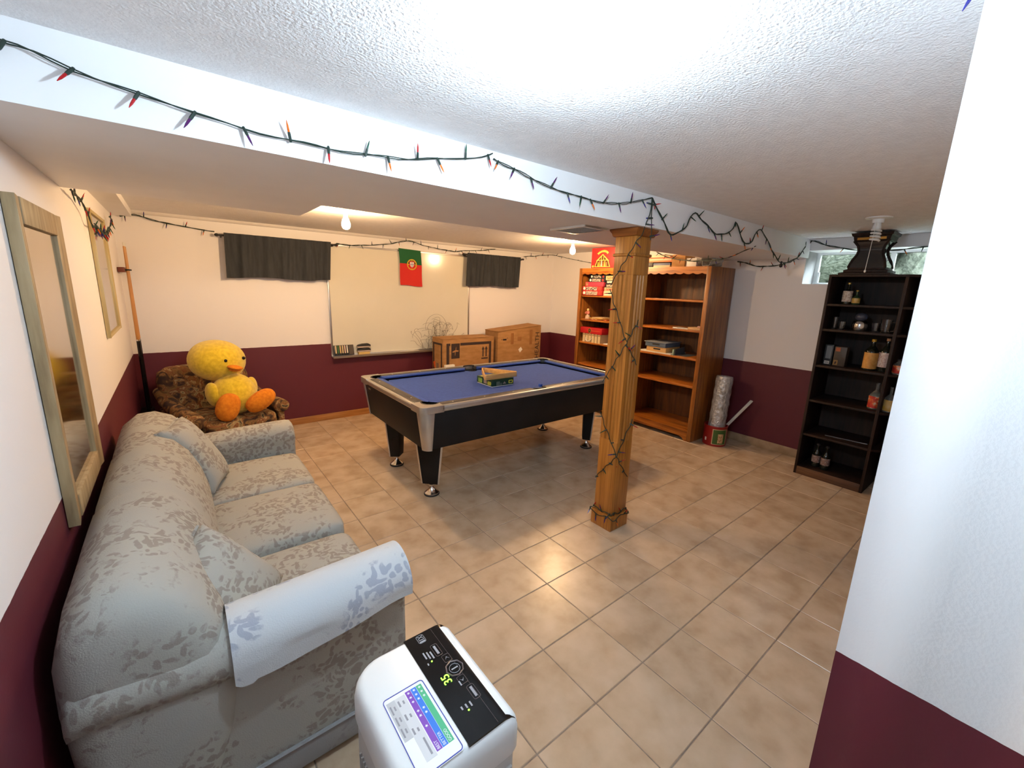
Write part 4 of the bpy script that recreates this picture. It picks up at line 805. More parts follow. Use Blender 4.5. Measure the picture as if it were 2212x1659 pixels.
part('upright', MB().box(2.80, 2.83, 1.055, 1.07, SHZ[2], SHZ[2]+.065), mat('mint', srgb(150, 180, 160), .5), t, .002); part('plate', MB().hexa([(2.83, 1.062, SHZ[2]), (3.05, 1.062, SHZ[2]), (3.05, 1.066, SHZ[2]), (2.83, 1.066, SHZ[2])], [(2.83, 1.062, SHZ[2]+.06), (3.03, 1.062, SHZ[2]+.08), (3.03, 1.066, SHZ[2]+.08), (2.83, 1.066, SHZ[2]+.06)]).box(2.84, 3.05, .92, 1.062, SHZ[2], SHZ[2]+.003), mat('slate_plate', srgb(74, 86, 96), .5), t)
# ---------------------------------------------------------------- tin with a wrapped roll and slats beside the bookcase
bc = Vector((2.965, .565, 0))
t = thing('biscuit_tin', 'round red tin with a green picture panel on the floor by the bookcase', 'tin', bc)
RED = mat('tin_red', srgb(150, 26, 26), .35)
part('tin_body', MB().lathe(bc, [(.112, 0), (.115, .004), (.115, .205), (.118, .210), (.118, .216), (.110, .216), (.110, .02), (.001, .02)], 40), RED, t)
def onTin(a0, a1, z0, z1, m, nm, r=.1158):
    part(nm, MB().grid(lambda u, v: (bc.x+r*cos(a0+(a1-a0)*u), bc.y+r*sin(a0+(a1-a0)*u), z0+(z1-z0)*v), 14, 2, .0006), m, t)
onTin(radians(-168), radians(-92), .022, .188, mat('tin_cream', srgb(206, 180, 140), .5), 'panel_border')
onTin(radians(-164), radians(-96), .028, .182, mat('tin_green', srgb(62, 96, 40), .5), 'picture_panel', .1166)
onTin(radians(-140), radians(-112), .04, .14, nmat('tin_food', [srgb(150, 70, 40), srgb(220, 190, 140), srgb(120, 50, 30)], 60, rough=.5), 'picture_food', .1174)
onTin(radians(-206), radians(-196), .05, .085, PAPER, 'white_mark', .1166)
rq = Matrix.Translation((bc.x, bc.y, .035))@Matrix.Rotation(radians(4), 4, 'Y')
solo('wrapped_roll', MB().lathe((0, 0, 0), [(.055, 0)]+[(.083+.003*sin(i*2.3), .02+.044*i) for i in range(16)]+[(.078, .70), (.03, .705)], 30).xf(rq), nmat('shrink_wrap', [(.30, .29, .28), (.62, .62, .62), (.45, .45, .46)], 14, (2, 2, .6), rough=.22, metal=.35, bump=.8, bscale=35, bdist=.02), 'tall silvery plastic-wrapped roll standing in the red tin', 'roll', (bc.x, bc.y, .022))
for k in range(2):
    p0, p1 = Vector((3.045, .49-k*.012, .215)), Vector((3.17, .335-k*.012, .50))
    d = (p1-p0); q = d.to_track_quat('Z', 'Y').to_matrix().to_4x4()
    solo('white_stick', MB().box(-.003, .003, -.009, .009, 0, d.length).xf(Matrix.Translation(p0)@q), mat('slat_white', (.62, .62, .58), .5), 'thin white slat leaning out of the red tin, %s of the pair' % ('inner', 'outer')[k], 'slat', p0, 'white slats', bevel=.001)
# ---------------------------------------------------------------- dark shelf unit with bottles
DX0, DX1, DY0, DY1, DH = 2.85, 3.265, -.735, -.235, 1.745
DLV = (1.525, 1.315, 1.005, .695, .385)
t = thing('dark_shelf', 'tall dark walnut shelf unit under the basement window', 'shelf', (3.05, -.5, 0))
for (a, b) in ((DY1-.02, DY1), (DY0, DY0+.02)): part('side_panel', MB().box(DX0, DX1, a, b, 0, DH), DARKW, t, .002)
part('back_panel', MB().box(DX1-.01, DX1, DY0-.26, DY1-.02, .05, DH), DARKW, t)
part('top', MB().prism([(DX0, DY1), (DX0, DY0), (DX0+.20, DY0-.27), (DX1, DY0-.27), (DX1, DY1)], 'z', DH, DH+.018), DARKW, t, .002)
for z in DLV: part('shelf', MB().box(DX0+.004, DX1-.01, DY0+.02, DY1-.02, z-.018, z), DARKW, t, .002); part('corner_shelf', MB().prism([(DX0+.004, DY0), (DX0+.20, DY0-.255), (DX1-.01, DY0-.255), (DX1-.01, DY0)], 'z', z-.018, z), DARKW, t)
part('bottom_shelf', MB().box(DX0+.004, DX1-.01, DY0+.02, DY1-.02, .055, .073), DARKW, t, .002)
part('plinth', MB().box(DX0, DX0+.016, DY0+.02, DY1-.02, 0, .072), nmat('walnut_front', [srgb(70, 44, 26), srgb(100, 66, 40)], 6, (7, .6, 7), rough=.45), t, .002)
part('end_panel', MB().box(DX0+.19, DX1, DY0-.27, DY0-.256, 0, DH), DARKW, t)
# lantern on top
LX, LY, LZ = 3.02, -.455, DH+.0185
t = thing('lantern', 'large dark wooden lantern with a flared glass body on the dark shelf', 'lantern', (LX, LY, LZ))
q4 = dict(n=4, rot0=pi/4); s2 = 2**.5
part('base', MB().lathe((LX, LY, LZ), [(.165*s2, 0), (.165*s2, .012), (.14*s2, .018), (.14*s2, .036), (.12*s2, .042), (.12*s2, .055)], **q4), DARKW, t, .002)
part('flared_body', MB().lathe((LX, LY, LZ+.055), [(.118*s2, 0), (.116*s2, .02), (.100*s2, .06), (.083*s2, .10), (.075*s2, .135), (.08*s2, .165), (.10*s2, .20)], **q4), mat('lantern_glass', (.03, .03, .032), .08, Coat_Weight=.5), t, ang=1.)
part('roof', MB().lathe((LX, LY, LZ+.255), [(.10*s2, 0), (.112*s2, .008), (.118*s2, .04), (.128*s2, .048), (.13*s2, .058), (.135*s2, .066)], **q4), DARKW, t, .002)
part('gold_band', MB().box(LX-.121, LX-.116, LY-.09, LY+.09, LZ+.268, LZ+.286), mat('brass', srgb(170, 116, 46), .35, .8), t)
for s in (-1, 1):
    for u in (-1, 1): part('corner_rib', MB().tube([(LX+s*.118, LY+u*.118, LZ+.055), (LX+s*.104, LY+u*.104, LZ+.11), (LX+s*.084, LY+u*.084, LZ+.155), (LX+s*.077, LY+u*.077, LZ+.19), (LX+s*.085, LY+u*.085, LZ+.225), (LX+s*.11, LY+u*.11, LZ+.262)], .009, 8), DARKW, t)
# bottles, glasses and cartons
BGL = mat('bottle_dark_glass', (.010, .012, .008), .08); BGR = mat('bottle_green_glass', (.03, .06, .025), .08); BCL = mat('bottle_clear_glass', (.85, .88, .86), .05, Transmission_Weight=.9, IOR=1.4)
def bottle(lab, x, y, z, h, r, gm, lm_, cap, lab_z=(.12, .55), neck=.3, sh=.62, extra=None):
    t = thing('bottle', lab, 'bottle', (x, y, z), 'bottles on the dark shelf')
    part('glass', MB().lathe((x, y, z), [(r*.9, 0), (r, .004), (r, h*sh), (r*.92, h*(sh+.05)), (r*.6, h*(sh+.13)), (r*neck, h*(sh+.22)), (r*neck, h*.985)], 24), gm, t)
    part('cap', MB().lathe((x, y, z+h*.93), [(r*neck*1.18, 0), (r*neck*1.18, h*.075), (r*neck*.9, h*.08)], 16), cap, t)
    a0, a1 = radians(110), radians(290)
    part('paper_label', MB().grid(lambda u, v: (x+(r+.0012)*cos(a0+(a1-a0)*u), y+(r+.0012)*sin(a0+(a1-a0)*u), z+h*(lab_z[0]+(lab_z[1]-lab_z[0])*v)), 20, 2, .0008), lm_, t)
    if extra: extra(t)
    return t
CAPY = mat('cap_yellow', srgb(196, 150, 40), .4); CORK = mat('cork', srgb(160, 120, 90), .8)
lab1 = nmat('label_cream', [srgb(210, 196, 180), srgb(150, 110, 90), srgb(216, 204, 190)], 60, rough=.6, pos=[.45, .5, .55])
lab2 = nmat('label_tan', [srgb(186, 128, 54), srgb(206, 156, 84)], 30, rough=.6)
lab3 = nmat('label_pinkish', [srgb(206, 186, 180), srgb(170, 120, 110), srgb(214, 200, 194)], 60, rough=.6, pos=[.45, .5, .55])
lab4 = nmat('label_red', [srgb(176, 40, 30), srgb(214, 120, 60), srgb(206, 190, 180)], 26, rough=.5, pos=[.45, .55, .64])
lab5 = nmat('label_yellow', [srgb(196, 150, 50), srgb(200, 180, 130)], 26, rough=.5)
lab6 = nmat('label_grey', [srgb(150, 120, 110), srgb(96, 72, 66), srgb(170, 150, 140)], 70, rough=.6, pos=[.44, .5, .56])
z = DLV[0]+.0005; bottle('tall bottle with a pale tapering label on the top dark shelf', 2.98, -.352, z, .175, .033, BGL, lab1, mat('foil_gold', srgb(150, 130, 70), .4, .6), (.12, .62), .34, .5)
bottle('small green bottle with a cream label on the top dark shelf', 2.98, -.415, z, .115, .027, BGR, lab5, CAPY, (.10, .45), .3, .45)
z = DLV[1]+.0005
def tumbler(lab, x, y, z, h, r, name='drinking_glass', handle=False):
    t = thing(name, lab, 'glass', (x, y, z), 'glassware on the dark shelf')
    part('bowl', MB().lathe((x, y, z), [(r*.8, 0), (r*.82, .004), (r, h), (r-.003, h), (r*.82-.003, .010), (.001, .010)], 24), GLASS, t)
    if handle: part('handle', MB().tube([(x-.01, y-r, z+h*.85), (x-.015, y-r-.022, z+h*.8), (x-.015, y-r-.028, z+h*.5), (x-.012, y-r-.018, z+h*.2), (x-.01, y-r+.003, z+h*.15)], .005, 8), GLASS, t)
tumbler('tall straight drinking glass at the left of the second dark shelf', 2.99, -.300, z, .10, .024); tumbler('short straight drinking glass beside the tall one on the second dark shelf', 2.96, -.358, z, .066, .028)
tumbler('short drinking glass left of the clear mug', 2.98, -.575, z, .07, .03); tumbler('clear glass mug with a handle at the right of the second dark shelf', 2.95, -.645, z, .105, .036, 'glass_mug', True)
t = thing('candy_jar', 'round glass jar with a blue grey ball lid on the second dark shelf', 'jar', (2.98, -.475, z))
part('jar', MB().lathe((2.98, -.475, z), [(.04, 0), (.05, .006), (.056, .045), (.048, .078), (.044, .082)], 24), mat('jar_silver', (.5, .5, .5), .15, 1.), t); part('ball_lid', MB().ell((2.98, -.475, z+.112), (.042, .042, .033), nu=24, nv=14), mat('ball_blue', srgb(70, 74, 92), .4), t)
z = DLV[2]+.0005
t = thing('tea_carton', 'narrow dark carton with a pale printed panel on the third dark shelf', 'carton', (2.98, -.305, z)); part('carton', MB().box(2.95, 3.02, -.335, -.275, z, z+.175), mat('carton_dark', srgb(40, 44, 46), .5), t, .002)
plate('printed_panel', rect(.012, .05, .055, .165), mat('carton_text', srgb(120, 126, 130), .6), t, (2.95, -.275, z), (0, -1, 0), (0, 0, 1)); plate('bar_code', rect(.01, .046, .008, .034), PAPER, t, (2.95, -.275, z), (0, -1, 0), (0, 0, 1))
for k in range(7): plate('bar', rect(.014+k*.0042, .016+k*.0042, .013, .029), INK, t, (2.9493, -.275, z), (0, -1, 0), (0, 0, 1))
t = thing('bottle_carton', 'brown carton with an orange top panel on the third dark shelf', 'carton', (2.98, -.39, z)); part('carton', MB().box(2.95, 3.03, -.43, -.345, z, z+.165), mat('carton_brown', srgb(70, 58, 46), .5), t, .002)
plate('orange_panel', rect(.008, .04, .125, .158), mat('carton_orange', srgb(170, 90, 46), .6), t, (2.95, -.345, z), (0, -1, 0), (0, 0, 1)); plate('tan_panel', rect(.005, .035, .008, .05), mat('carton_tan', srgb(150, 110, 56), .6), t, (2.95, -.345, z), (0, -1, 0), (0, 0, 1)); plate('bird_mark', [(.012, .014), (.024, .018), (.028, .034), (.020, .040), (.014, .03)], INK, t, (2.9493, -.345, z), (0, -1, 0), (0, 0, 1))
bottle('dark wine bottle with a tan label and yellow cap', 2.97, -.59, z, .25, .046, BGL, lab2, CAPY, (.06, .58), .28, .60)
bottle('dark wine bottle with a pale label and cork stopper', 2.99, -.675, z, .265, .042, BGL, lab3, CORK, (.14, .58), .28, .58)
bottle('squat bottle with an orange label beside the partition edge', 2.93, -.775, z, .12, .034, BCL, lab4, BLACKM, (.1, .6), .4, .6)
z = DLV[3]+.0005
bottle('clear decanter bottle with a red label on the fourth dark shelf', 2.97, -.672, z, .215, .042, BCL, lab4, GLASS, (.06, .5), .26, .5); bottle('clear bottle with a yellow label beside the partition edge', 2.95, -.765, z, .2, .038, BCL, lab5, GLASS, (.06, .5), .26, .5)
z = DLV[4]+.0005; solo('glass_rod', MB().tube([(2.93, -.40, z+.005), (2.94, -.55, z+.006), (2.95, -.69, z+.008)], .004, 8), GLASS, 'thin clear glass stirrer lying on the fifth dark shelf', 'stirrer', (2.94, -.55, z))
z = .0735; bottle('dark beer bottle with a grey label, left one on the bottom dark shelf', 2.98, -.355, z, .215, .033, BGL, lab6, BLACKM, (.2, .5), .4, .55); bottle('dark beer bottle with a grey label, right one on the bottom dark shelf', 2.96, -.43, z, .215, .033, BGL, lab6, BLACKM, (.2, .5), .4, .55)
z = DLV[1]+.0005
solo('small_carton', MB().box(2.98, 3.06, -.86, -.775, z+.0, z+.10), mat('carton_grey', srgb(96, 86, 84), .6), 'small dark grey carton in the corner section of the dark shelf', 'carton', (3.02, -.82, z), bevel=.002)
# ---------------------------------------------------------------- fluted wooden post
px0, px1, py0, py1 = .675, .855, .118, .288
pcx, pcy = (px0+px1)/2, (py0+py1)/2
ps = thing('wooden_post', 'square fluted oak post holding up the beam', 'post', (pcx, pcy, 0))
part('base_block', MB().box(px0, px1, py0, py1, 0, .105), PINE, ps, .004)
part('lower_shaft', MB().box(px0+.012, px1-.012, py0+.012, py1-.012, .105, .62), PINE, ps, .003)
def flut(w0, fl=.007):
    """octagon-free square section with three grooves on each face"""
    pts = []
    h = w0/2
    def face(ax, ay, dx, dy, nx, ny):
        out = [(ax, ay)]
        for k in range(3):
            c = w0*(.30+.20*k); g_ = .0075
            for (q, dpt) in ((-g_, 0), (-g_*.5, fl), (g_*.5, fl), (g_, 0)): out.append((ax+dx*(c+q)-nx*dpt, ay+dy*(c+q)-ny*dpt))
        return out
    pts += face(-h, -h, 1, 0, 0, -1); pts += face(h, -h, 0, 1, 1, 0); pts += face(h, h, -1, 0, 0, 1); pts += face(-h, h, 0, -1, -1, 0)
    return [(pcx+a, pcy+b) for a, b in pts]
part('fluted_shaft', MB().prism(flut(.146), 'z', .62, 1.665), PINE, ps, ang=.4)
part('upper_shaft', MB().box(px0+.016, px1-.016, py0+.011, py1-.011, 1.665, 1.90), PINE, ps, .003)
part('collar', MB().box(px0+.006, px1-.006, py0+.001, py1-.001, 1.772, 1.790), PINE, ps, .007, 3)
part('cap', MB().sweep([[Vector((pcx+a*k, pcy+b*k, z)) for a, b in ((-.09, -.085), (.09, -.085), (.09, .085), (-.09, .085))] for k, z in ((.96, 1.885), (1.02, 1.893), (1.05, 1.905), (1.14, 1.916), (1.17, 1.922), (1.17, SZ-.0005))]), nmat('cap_oak', [srgb(116, 62, 20), srgb(150, 88, 34)], 5, (8, 1, 8), rough=.4), ps, .002)

# ---------------------------------------------------------------- portable air conditioner
AF = WHITEP
a0, a1, b0, b1, AH = -1.213, -.957, -.908, -.592, .722
ac = thing('air_conditioner', 'white portable air conditioner with a black touch panel in the foreground', 'air conditioner', ((a0+a1)/2, (b0+b1)/2, 0))
def plan(k, r):
    out = []
    for (cx, cy, an, rr) in ((a1, b0, -pi/2, .022), (a1, b1, 0, .03), (a0, b1, pi/2, r), (a0, b0, pi, r)):
        rr = max(rr-k*.5, .008); ux = -1 if cx == a1 else 1; uy = 1 if cy == b0 else -1
        ox, oy = cx+ux*(k+rr), cy+uy*(k+rr)
        out += [(ox+rr*cos(an+pi/2*i/8), oy+rr*sin(an+pi/2*i/8)) for i in range(9)]
    return out
part('body', MB().sweep([[Vector((x, y, z)) for x, y in plan(k, r)] for k, r, z in ((.010, .06, .02), (.006, .06, .05), (.006, .06, .625))]), mat('ac_body_shaded', (.60, .60, .585), .4), ac, ang=.7)  # lower body greyed: its shade below the lit top is in the colour
part('top_cover', MB().sweep([[Vector((x, y, z)) for x, y in plan(k, r)] for k, r, z in ((.004, .07, .627), (0, .07, .640), (0, .07, .685), (.003, .07, .702), (.009, .07, .714), (.018, .07, .7205))]), WHITEP, ac, ang=.7)
def strip(u, v):
    y = b1-.010-(b1-b0-.020)*v; s = u*.150
    if s < .082: return (-1.078+s, y, AH)
    an = (s-.082)/.034; an = min(an, pi/2); ex = max(0, s-.082-.034*pi/2)
    return (-.996+.034*sin(an), y, AH-.034*(1-cos(an))-ex)
pn = part('control_panel', MB().grid(strip, 24, 2, -.004), BLACKG, ac, ang=.7)
TXG = mat('panel_text', srgb(150, 150, 156), .5); TXL = emit('panel_green', (.25, 1., .05), 2.2)
RY, UX = (0, 1, 0), (-1, 0, 0)      # printed to be read from the +x side
AO = (-1.03, -.75, AH+.0042)
def on(name, poly, m, dz=0): plate(name, poly, m, pn, (-1.03, -.75, AH+.0006+dz), RY, UX, .0006)
text('display_digits', '35', TXL, pn, (-1.044, -.752, AH+.001), RY, UX, .026, 'CENTER', label='glowing green display digits')
def oring(name, cx, cy, r, m, n_=8, wv=.0022):
    mb = MB(); c_ = Vector((-1.03, -.75, AH+.0012))
    pts = [(-1.03-(cy+r*sin(2*pi*i/n_)), -.75+cx+r*cos(2*pi*i/n_), AH+.0008) for i in range(n_+1)]
    part(name, mb.tube(pts, wv*.6, 6), m, pn)
def orect(name, x0, x1, y0, y1, m): part(name, MB().tube([(-1.03-b, -.75+a, AH+.0005) for a, b in rrect(x0, x1, y0, y1, .004, 4)]+[(-1.03-y0, -.75+x1-.004, AH+.0005)], .0006, 5), m, pn)
oring('power_dial', .012, -.014, .020, mat('dial_grey', srgb(96, 84, 84), .3), 8, .003); oring('power_button', .012, -.014, .012, TXG, 20, .001); on('power_mark', rect(.0105, .0135, -.022, -.006), TXG)
for s in (-1, 1):
    orect('arrow_key', .012+s*.034-.011, .012+s*.034+.011, -.022, -.004, MATS['dial_grey'])
    xx = .012+s*.034; on('arrow', [(xx-s*.0035, -.013+.005), (xx+s*.0045, -.013), (xx-s*.0035, -.013-.005), (xx+s*.002, -.013)], TXG)
orect('mode_key', .062, .098, -.012, .004, MATS['dial_grey']); on('key_word', rect(.067, .093, -.0065, -.001), TXG)
orect('timer_key', -.078, -.042, -.026, -.010, MATS['dial_grey']); on('key_word', rect(-.073, -.047, -.0205, -.015), TXG)
for k in range(3): on('small_word', rect(.062+.004*k, .084+.003*k, .009+k*.0075, .0125+k*.0075), TXG)
on('small_word', rect(.052, .058, .028, .031), TXG); on('green_dot', circ(.058, .019, .002), TXL)
for k in range(3): on('small_word', rect(-.086+.002*k, -.074, -.0+k*.010, .0035+k*.010), TXG)
on('green_dot', circ(-.089, .012, .002), TXL); on('small_word', rect(-.034, -.022, -.006, -.003), TXG)
orect('maker_mark', .118, .142, .002, .020, TXG); on('maker_mark_bar', rect(.119, .123, .004, .018), TXG); on('maker_mark_bar', rect(.126, .128, .004, .018), TXG); on('maker_mark_bar', [(.130, .004), (.132, .004), (.140, .018), (.138, .018)], TXG); on('maker_mark_bar', [(.138, .004), (.140, .004), (.132, .018), (.130, .018)], TXG)
part('seam_line', MB().box(-1.0085, -1.008, b0+.014, b1-.014, AH+.0001, AH+.0004), MATS['dial_grey'], pn)
# energy sticker on the white top, read from the +x side
st = part('sticker', MB().prism([(-1.03-b, a-.75) for a, b in rrect(-.146, .034, .056, .148, .008, 5)], 'z', .7205, .7215), mat('sticker_white', (.84, .84, .83), .35), ac)
def stp(nm, x0, x1, y0, y1, m, dz=0): plate(nm, rect(x0, x1, y0, y1), m, st, (-1.03, -.75, .7215+dz), RY, UX, .0003)
part('sticker_border', MB().tube([(-1.03-b, a-.75, .7216) for a, b in rrect(-.144, .032, .058, .146, .007, 5)]+[(-1.03-.058, .025-.75, .7216)], .0011, 5), mat('sticker_blue', srgb(70, 84, 170), .4), st)
for k, (cl, word, stars) in enumerate(((srgb(74, 176, 130), 'GOOD', 3), (srgb(46, 118, 214), 'BETTER', 5), (srgb(122, 70, 176), 'BEST', 6))):
    y0_ = .064+k*.0125; m_ = mat('band_%d' % k, cl, .4)
    stp('rating_band', -.12, .024, y0_, y0_+.0118, m_)
    text('rating_word', word, WHITEP, st, (-1.03-(y0_+.006), -.75-.118, .7219), RY, UX, .0085, 'LEFT', .0001)
    for j in range(stars):
        xx = .018-j*.0115-(.012 if j > 2 else 0)-(.014 if j > 4 else 0)
        plate('star', [(xx+.0036*(1 if i % 2 == 0 else .42)*cos(pi/2+pi*i/5), y0_+.006+.0036*(1 if i % 2 == 0 else .42)*sin(pi/2+pi*i/5)) for i in range(10)], WHITEP, st, (-1.03, -.75, .7218), RY, UX, .0002)
GR1, GR2, GR3 = mat('sticker_grey', (.62, .63, .65), .5), mat('sticker_grey2', (.50, .51, .53), .5), mat('sticker_ink', (.25, .25, .28), .5)
stp('grey_cell', -.125, .022, .1025, .124, GR1); stp('grey_cell', -.07, .022, .1245, .142, GR2)
for k in range(3):
    stp('fine_print', .0-k*.034, .014-k*.034, .118, .1215, GR3, .0004); stp('fine_print', .002-k*.034, .010-k*.034, .109, .1125, GR3, .0004); stp('fine_print', -.008-k*.027, .012-k*.027, .136, .139, GR3, .0004); stp('fine_print', -.002-k*.027, .008-k*.027, .129, .132, GR3, .0004)
stp('fine_print', -.118, -.082, .108, .1115, GR3, .0004)
part('grille', (lambda m_: [m_.box(a0+.001, a0+.007, b0+.075+i*.011, b0+.079+i*.011, .08, .56) for i in range(16)] and m_)(MB()), mat('grille_grey', (.45, .45, .44), .5), ac)
part('recess', MB().box(a0+.02, a1-.02, b0+.001, b0+.007, .30, .60), mat('ac_body_shaded', (.6, .6, .58), .4), ac, .002)
for xx in (a0+.05, a1-.05):
    for yy in (b0+.05, b1-.05): part('caster', MB().cyl((xx-.01, yy, .016), (xx+.01, yy, .016), .016, n=14), BLACKM, ac)

# ---------------------------------------------------------------- string lights
SOCK = MB().lathe((0, 0, 0), [(.0035, -.004), (.0045, 0), (.0045, .014), (.0038, .018)], 8).mesh('socket'); SOCK.materials.append(GREENW)
BCOL = {'red': srgb(170, 20, 26), 'blue': srgb(26, 26, 120), 'orange': srgb(216, 104, 26), 'purple': srgb(80, 26, 90), 'green': srgb(16, 70, 48)}
BM = {}
for k, cl in BCOL.items():
    me = MB().lathe((0, 0, 0), [(.0032, .016), (.0036, .022), (.0030, .032), (.0008, .042)], 8).mesh('mini_bulb'); me.materials.append(mat('bulb_'+k, cl, .25)); BM[k] = me
def string(label, paths, spacing, out, seed, r=.0026, strands=2, scale=1.):
    """paths: lists of 3D points; out: direction away from the surface"""
    rn = random.Random(seed); keys = list(BCOL); root = Vector(paths[0][0])
    t = thing('string_lights', label, 'string lights', root, 'festive string lights'); ou = Vector(out).normalized()
    wire = MB(); nb = 0
    for P in paths:
        P = [Vector(p) for p in P]; Q = [P[0]]
        for a, b in zip(P, P[1:]):
            m_ = max(2, int((b-a).length/.03))
            for i in range(1, m_+1):
                Q.append(a.lerp(b, i/m_))
        # smooth a little
        for _ in range(2): Q = [Q[0]]+[(Q[i-1]+Q[i]*2+Q[i+1])/4 for i in range(1, len(Q)-1)]+[Q[-1]]
        for s in range(strands):
            ph = rn.uniform(0, 6.28)
            W2 = []
            for i, q in enumerate(Q):
                d = (Q[min(i+1, len(Q)-1)]-Q[max(i-1, 0)]).normalized(); sd = d.cross(ou)
                sd = sd.normalized() if sd.length > 1e-4 else Vector((0, 0, 1))
                w_ = .0032*(1+.5*sin(i*.31)); W2.append(q+sd*(w_*sin(i*.9+ph+s*pi))+ou*(w_*.6*cos(i*.9+ph+s*pi)))
            wire.tube(W2, r, 5)
        dist = spacing*.5
        for a, b in zip(Q, Q[1:]):
            l_ = (b-a).length; dist -= l_
            if dist <= 0:
                dist = spacing*rn.uniform(.75, 1.25); nb += 1
                d = (b-a).normalized(); sd = d.cross(ou)
                sd = (sd.normalized() if sd.length > 1e-4 else Vector((0, 0, 1)))*(1 if nb % 2 else -1)
                if sd.z > 0 and rn.random() < .35: sd = -sd
                dr = (sd+d*rn.uniform(-.55, .55)+ou*rn.uniform(.05, .5)).normalized()
                o = bpy.data.objects.new('socket', SOCK); o.location = a-root; o.rotation_mode = 'QUATERNION'; o.rotation_quaternion = dr.to_track_quat('Z', 'Y'); k_ = scale*rn.uniform(1.05, 1.3); o.scale = (k_*.78, k_*.78, k_)
                link(o, t); b_ = bpy.data.objects.new('mini_bulb', BM[rn.choice(keys)]); link(b_, o)
    part('wire', wire, GREENW, t)
    return t
S1 = [(-1.677,0.062,2.049),(-1.659,0.062,2.045),(-1.613,0.062,2.038),(-1.559,0.062,2.021),(-1.478,0.062,2.014),(-1.408,0.062,1.995),(-1.334,0.062,1.987),(-1.262,0.062,1.986),(-1.189,0.062,1.968),(-1.105,0.062,1.972),(-1.039,0.062,1.977),(-0.966,0.062,1.973),(-0.886,0.062,1.976),(-0.807,0.062,1.986),(-0.743,0.062,1.995),(-0.660,0.062,2.013),(-0.584,0.062,2.023),(-0.504,0.062,2.044),(-0.420,0.062,2.064),(-0.376,0.062,2.086)]
S2 = [(-0.373,0.062,2.068),(-0.329,0.062,2.056),(-0.236,0.062,2.047),(-0.179,0.062,2.029),(-0.098,0.062,2.019),(-0.012,0.062,2.006),(0.142,0.062,2.003),(0.276,0.062,1.995),(0.457,0.062,2.016),(0.593,0.062,2.049),(0.711,0.062,2.083)]
S3 = [(0.712,0.062,2.082),(0.780,0.062,2.027),(0.851,0.062,1.962),(0.924,0.062,1.900),(1.024,0.062,1.931),(1.104,0.062,1.975),(1.106,0.062,2.013),(1.177,0.062,2.074),(1.220,0.062,2.049),(1.319,0.062,2.016),(1.439,0.062,1.965),(1.611,0.062,1.977),(1.676,0.062,2.013),(1.723,0.062,2.040),(1.710,0.062,2.085),(1.812,0.062,2.012),(1.898,0.062,1.930),(2.034,0.062,1.966),(2.051,0.062,2.026),(2.133,0.062,2.078),(2.326,0.062,1.980),(2.493,0.062,1.885),(2.614,0.062,1.848),(2.833,0.062,1.865),(3.010,0.062,1.934),(3.103,0.062,2.004),(3.262,.104,2.072)]
S4 = [(3.262,0.104,2.072),(3.262,0.071,2.091),(3.262,0.011,2.073),(3.262,-0.051,2.039),(3.262,-0.156,2.014),(3.262,-0.261,1.989),(3.262,-0.381,1.976),(3.262,-0.502,1.978),(3.262,-0.596,1.974),(3.262,-0.713,1.997),(3.262,-0.828,1.998)]
S5 = [(3.262,0.716,1.916),(3.262,0.624,1.900),(3.262,0.514,1.861),(3.262,0.363,1.863),(3.262,0.262,1.883),(3.262,0.146,1.949),(3.262,0.112,2.006)]
S6 = [(-1.715,3.515,2.039),(-1.620,3.515,2.069),(-1.505,3.515,2.031),(-1.351,3.515,2.010),(-1.155,3.515,1.988),(-1.075,3.515,1.983)]
S7 = [(0.0,3.490,1.972),(0.044,3.490,1.964),(0.179,3.490,1.966),(0.419,3.490,1.990),(0.589,3.490,2.016),(0.837,3.490,2.080),(0.999,3.490,2.041),(1.220,3.490,2.015),(1.481,3.490,1.996),(1.60,3.490,2.019),(1.906,3.490,2.046),(2.114,3.490,2.080)]
S8 = [(2.63,3.490,2.017),(2.703,3.490,2.023),(2.986,3.490,2.056),(3.204,3.490,2.085),(3.262,3.307,2.042),(3.262,3.078,2.002),(3.262,2.793,1.955),(3.262,2.552,1.919)]
S9 = [(-1.735,1.350,1.925),(-1.735,1.575,1.916),(-1.735,1.792,1.876),(-1.735,1.844,1.823),(-1.735,2.180,1.821),(-1.735,2.488,1.828),(-1.735,2.859,1.897),(-1.735,3.086,1.966),(-1.735,2.910,1.971)]
S10 = [(2.092,0.062,1.939),(2.209,0.190,1.923),(2.323,0.324,1.895),(2.432,0.460,1.882),(2.534,0.606,1.880),(2.594,0.826,1.880),(2.651,1.034,1.905),(2.726,1.205,1.938),(2.760,1.368,2.0)]
string('green wire string lights along the beam front at upper left', [S1], .085, (0, -1, 0), 1, r=.0017)
string('green wire string lights along the beam front just left of the post', [S2], .085, (0, -1, 0), 2, r=.0019)
string('green wire string lights zigzagging along the beam right of the post', [S3], .10, (0, -1, 0), 3, r=.0034)
string('green wire string lights hung across above the basement window', [S4], .12, (-1, 0, 0), 4, r=.0034)
string('green wire string lights hanging from the window corner to the bookcase wall', [S5], .09, (-1, 0, 0), 5, r=.0034)
string('green wire string lights on the back wall left of the wide curtain', [S6], .11, (0, -1, 0), 6, r=.003)
string('green wire string lights on the back wall above the whiteboard', [S7], .095, (0, -1, 0), 7, r=.003)
string('green wire string lights running from the narrow curtain into the right corner', [S8], .10, (0, -1, 0), 8, r=.003)
string('green wire string lights bunched on the left wall over the gold-edged mirror', [S9, [(-1.735, 2.0, 1.84), (-1.73, 2.3, 1.80), (-1.735, 2.6, 1.84)]], .07, (1, 0, 0), 9, r=.003)
string('green wire string lights sagging from the beam to the bookcase top', [S10], .11, (-.6, -.8, 0), 10, r=.0034)
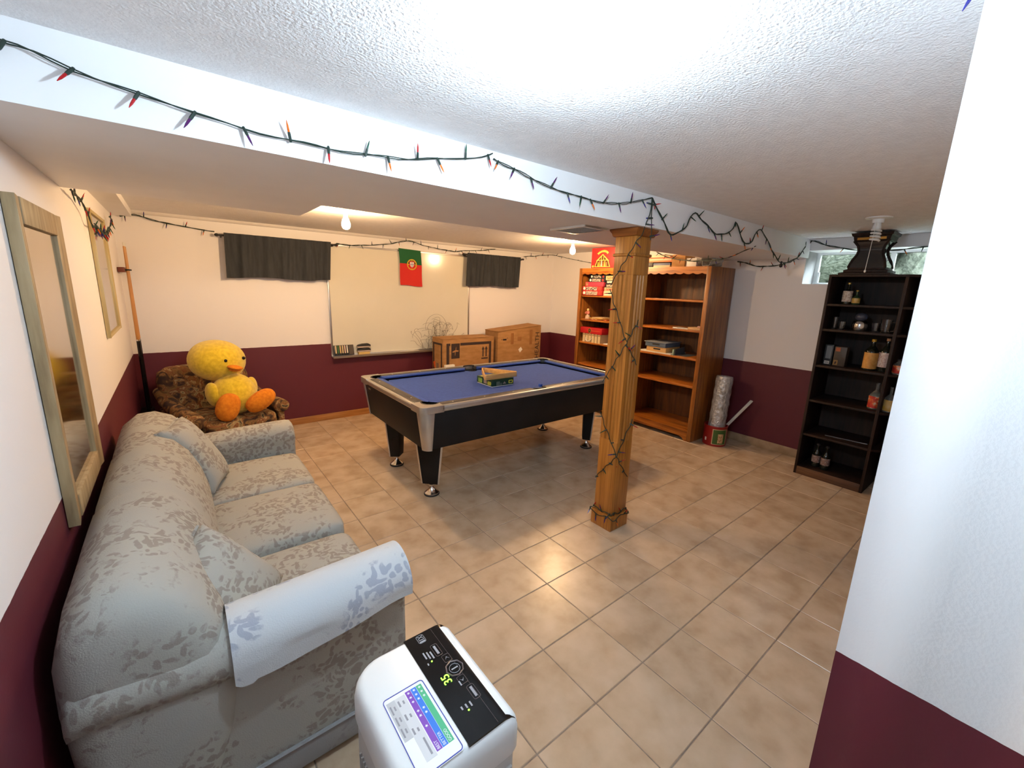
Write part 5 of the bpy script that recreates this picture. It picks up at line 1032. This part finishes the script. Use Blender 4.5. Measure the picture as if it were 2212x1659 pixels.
# strands wound round the post: u runs round the section from the corner nearest the camera
W4 = (.176, .166)
def onpost(u, z, gap=.006):
    x0, x1, y0, y1 = px0+.012-gap, px1-.012+gap, py0+.012-gap, py1-.012+gap
    if z < .11: x0, x1, y0, y1 = px0-gap, px1+gap, py0-gap, py1+gap
    u = u % 4.
    if u <= 1: return (x0+(x1-x0)*u, y0, z)
    if u <= 2: return (x1, y0+(y1-y0)*(u-1), z)
    if u <= 3: return (x1-(x1-x0)*(u-2), y1, z)
    return (x0, y1-(y1-y0)*(u-3), z)
def wrap(u0, z0, u1, z1, n=18): return [onpost(u0+(u1-u0)*i/n, z0+(z1-z0)*i/n) for i in range(n+1)]
top = [(.712, .062, 2.08), (.70, .064, 1.99), (.69, .07, 1.94), (.70, .085, 1.90)]
string('green wire string lights wound around the wooden post', [top+[onpost(.15, 1.875, .012)]+wrap(.1, 1.865, -1.02, 1.60, 14), wrap(-1.02, 1.58, 0, 1.264, 12)+wrap(0, 1.262, .75, 1.12, 8), wrap(.6, 1.40, 0, 1.264, 8)+wrap(0, 1.262, -1.02, .99, 12),
        wrap(-1.02, .79, 0, .534, 10)+wrap(0, .532, .8, .36, 8), wrap(.8, .76, 0, .534, 8)+wrap(0, .532, -1.02, .33, 10), [(.716, .062, 2.08), (.725, .06, 1.98), (.735, .066, 1.90), (.74, .07, 1.86)]], .085, (-.7, -.7, 0), 11, r=.0026, strands=1)
string('green wire string lights coiled round the foot of the wooden post', [[onpost(u_/6., .122+.012*sin(u_*1.7), .010) for u_ in range(0, 25)], [onpost(u_/6.+.5, .095+.014*sin(u_*1.3+1), .012) for u_ in range(0, 25)]], .07, (-.7, -.7, 0), 12, r=.003, strands=1)
string('stray green wire string light poking out from behind the near partition', [[(-.35, -1.262, 2.085), (-.40, -1.262, 2.075), (-.465, -1.255, 2.07)]], .05, (0, 1, 0), 13, r=.003, strands=1)
hk = solo('hanging_bulb', MB().ell((2.62, .058, 1.828), (.014, .014, .018), nu=14, nv=10).cyl((2.62, .058, 1.84), (2.62, .058, 1.862), .007, n=10), BLACKM, 'small dark round pendant hanging from the string lights near the window', 'pendant', (2.62, .058, 1.84))
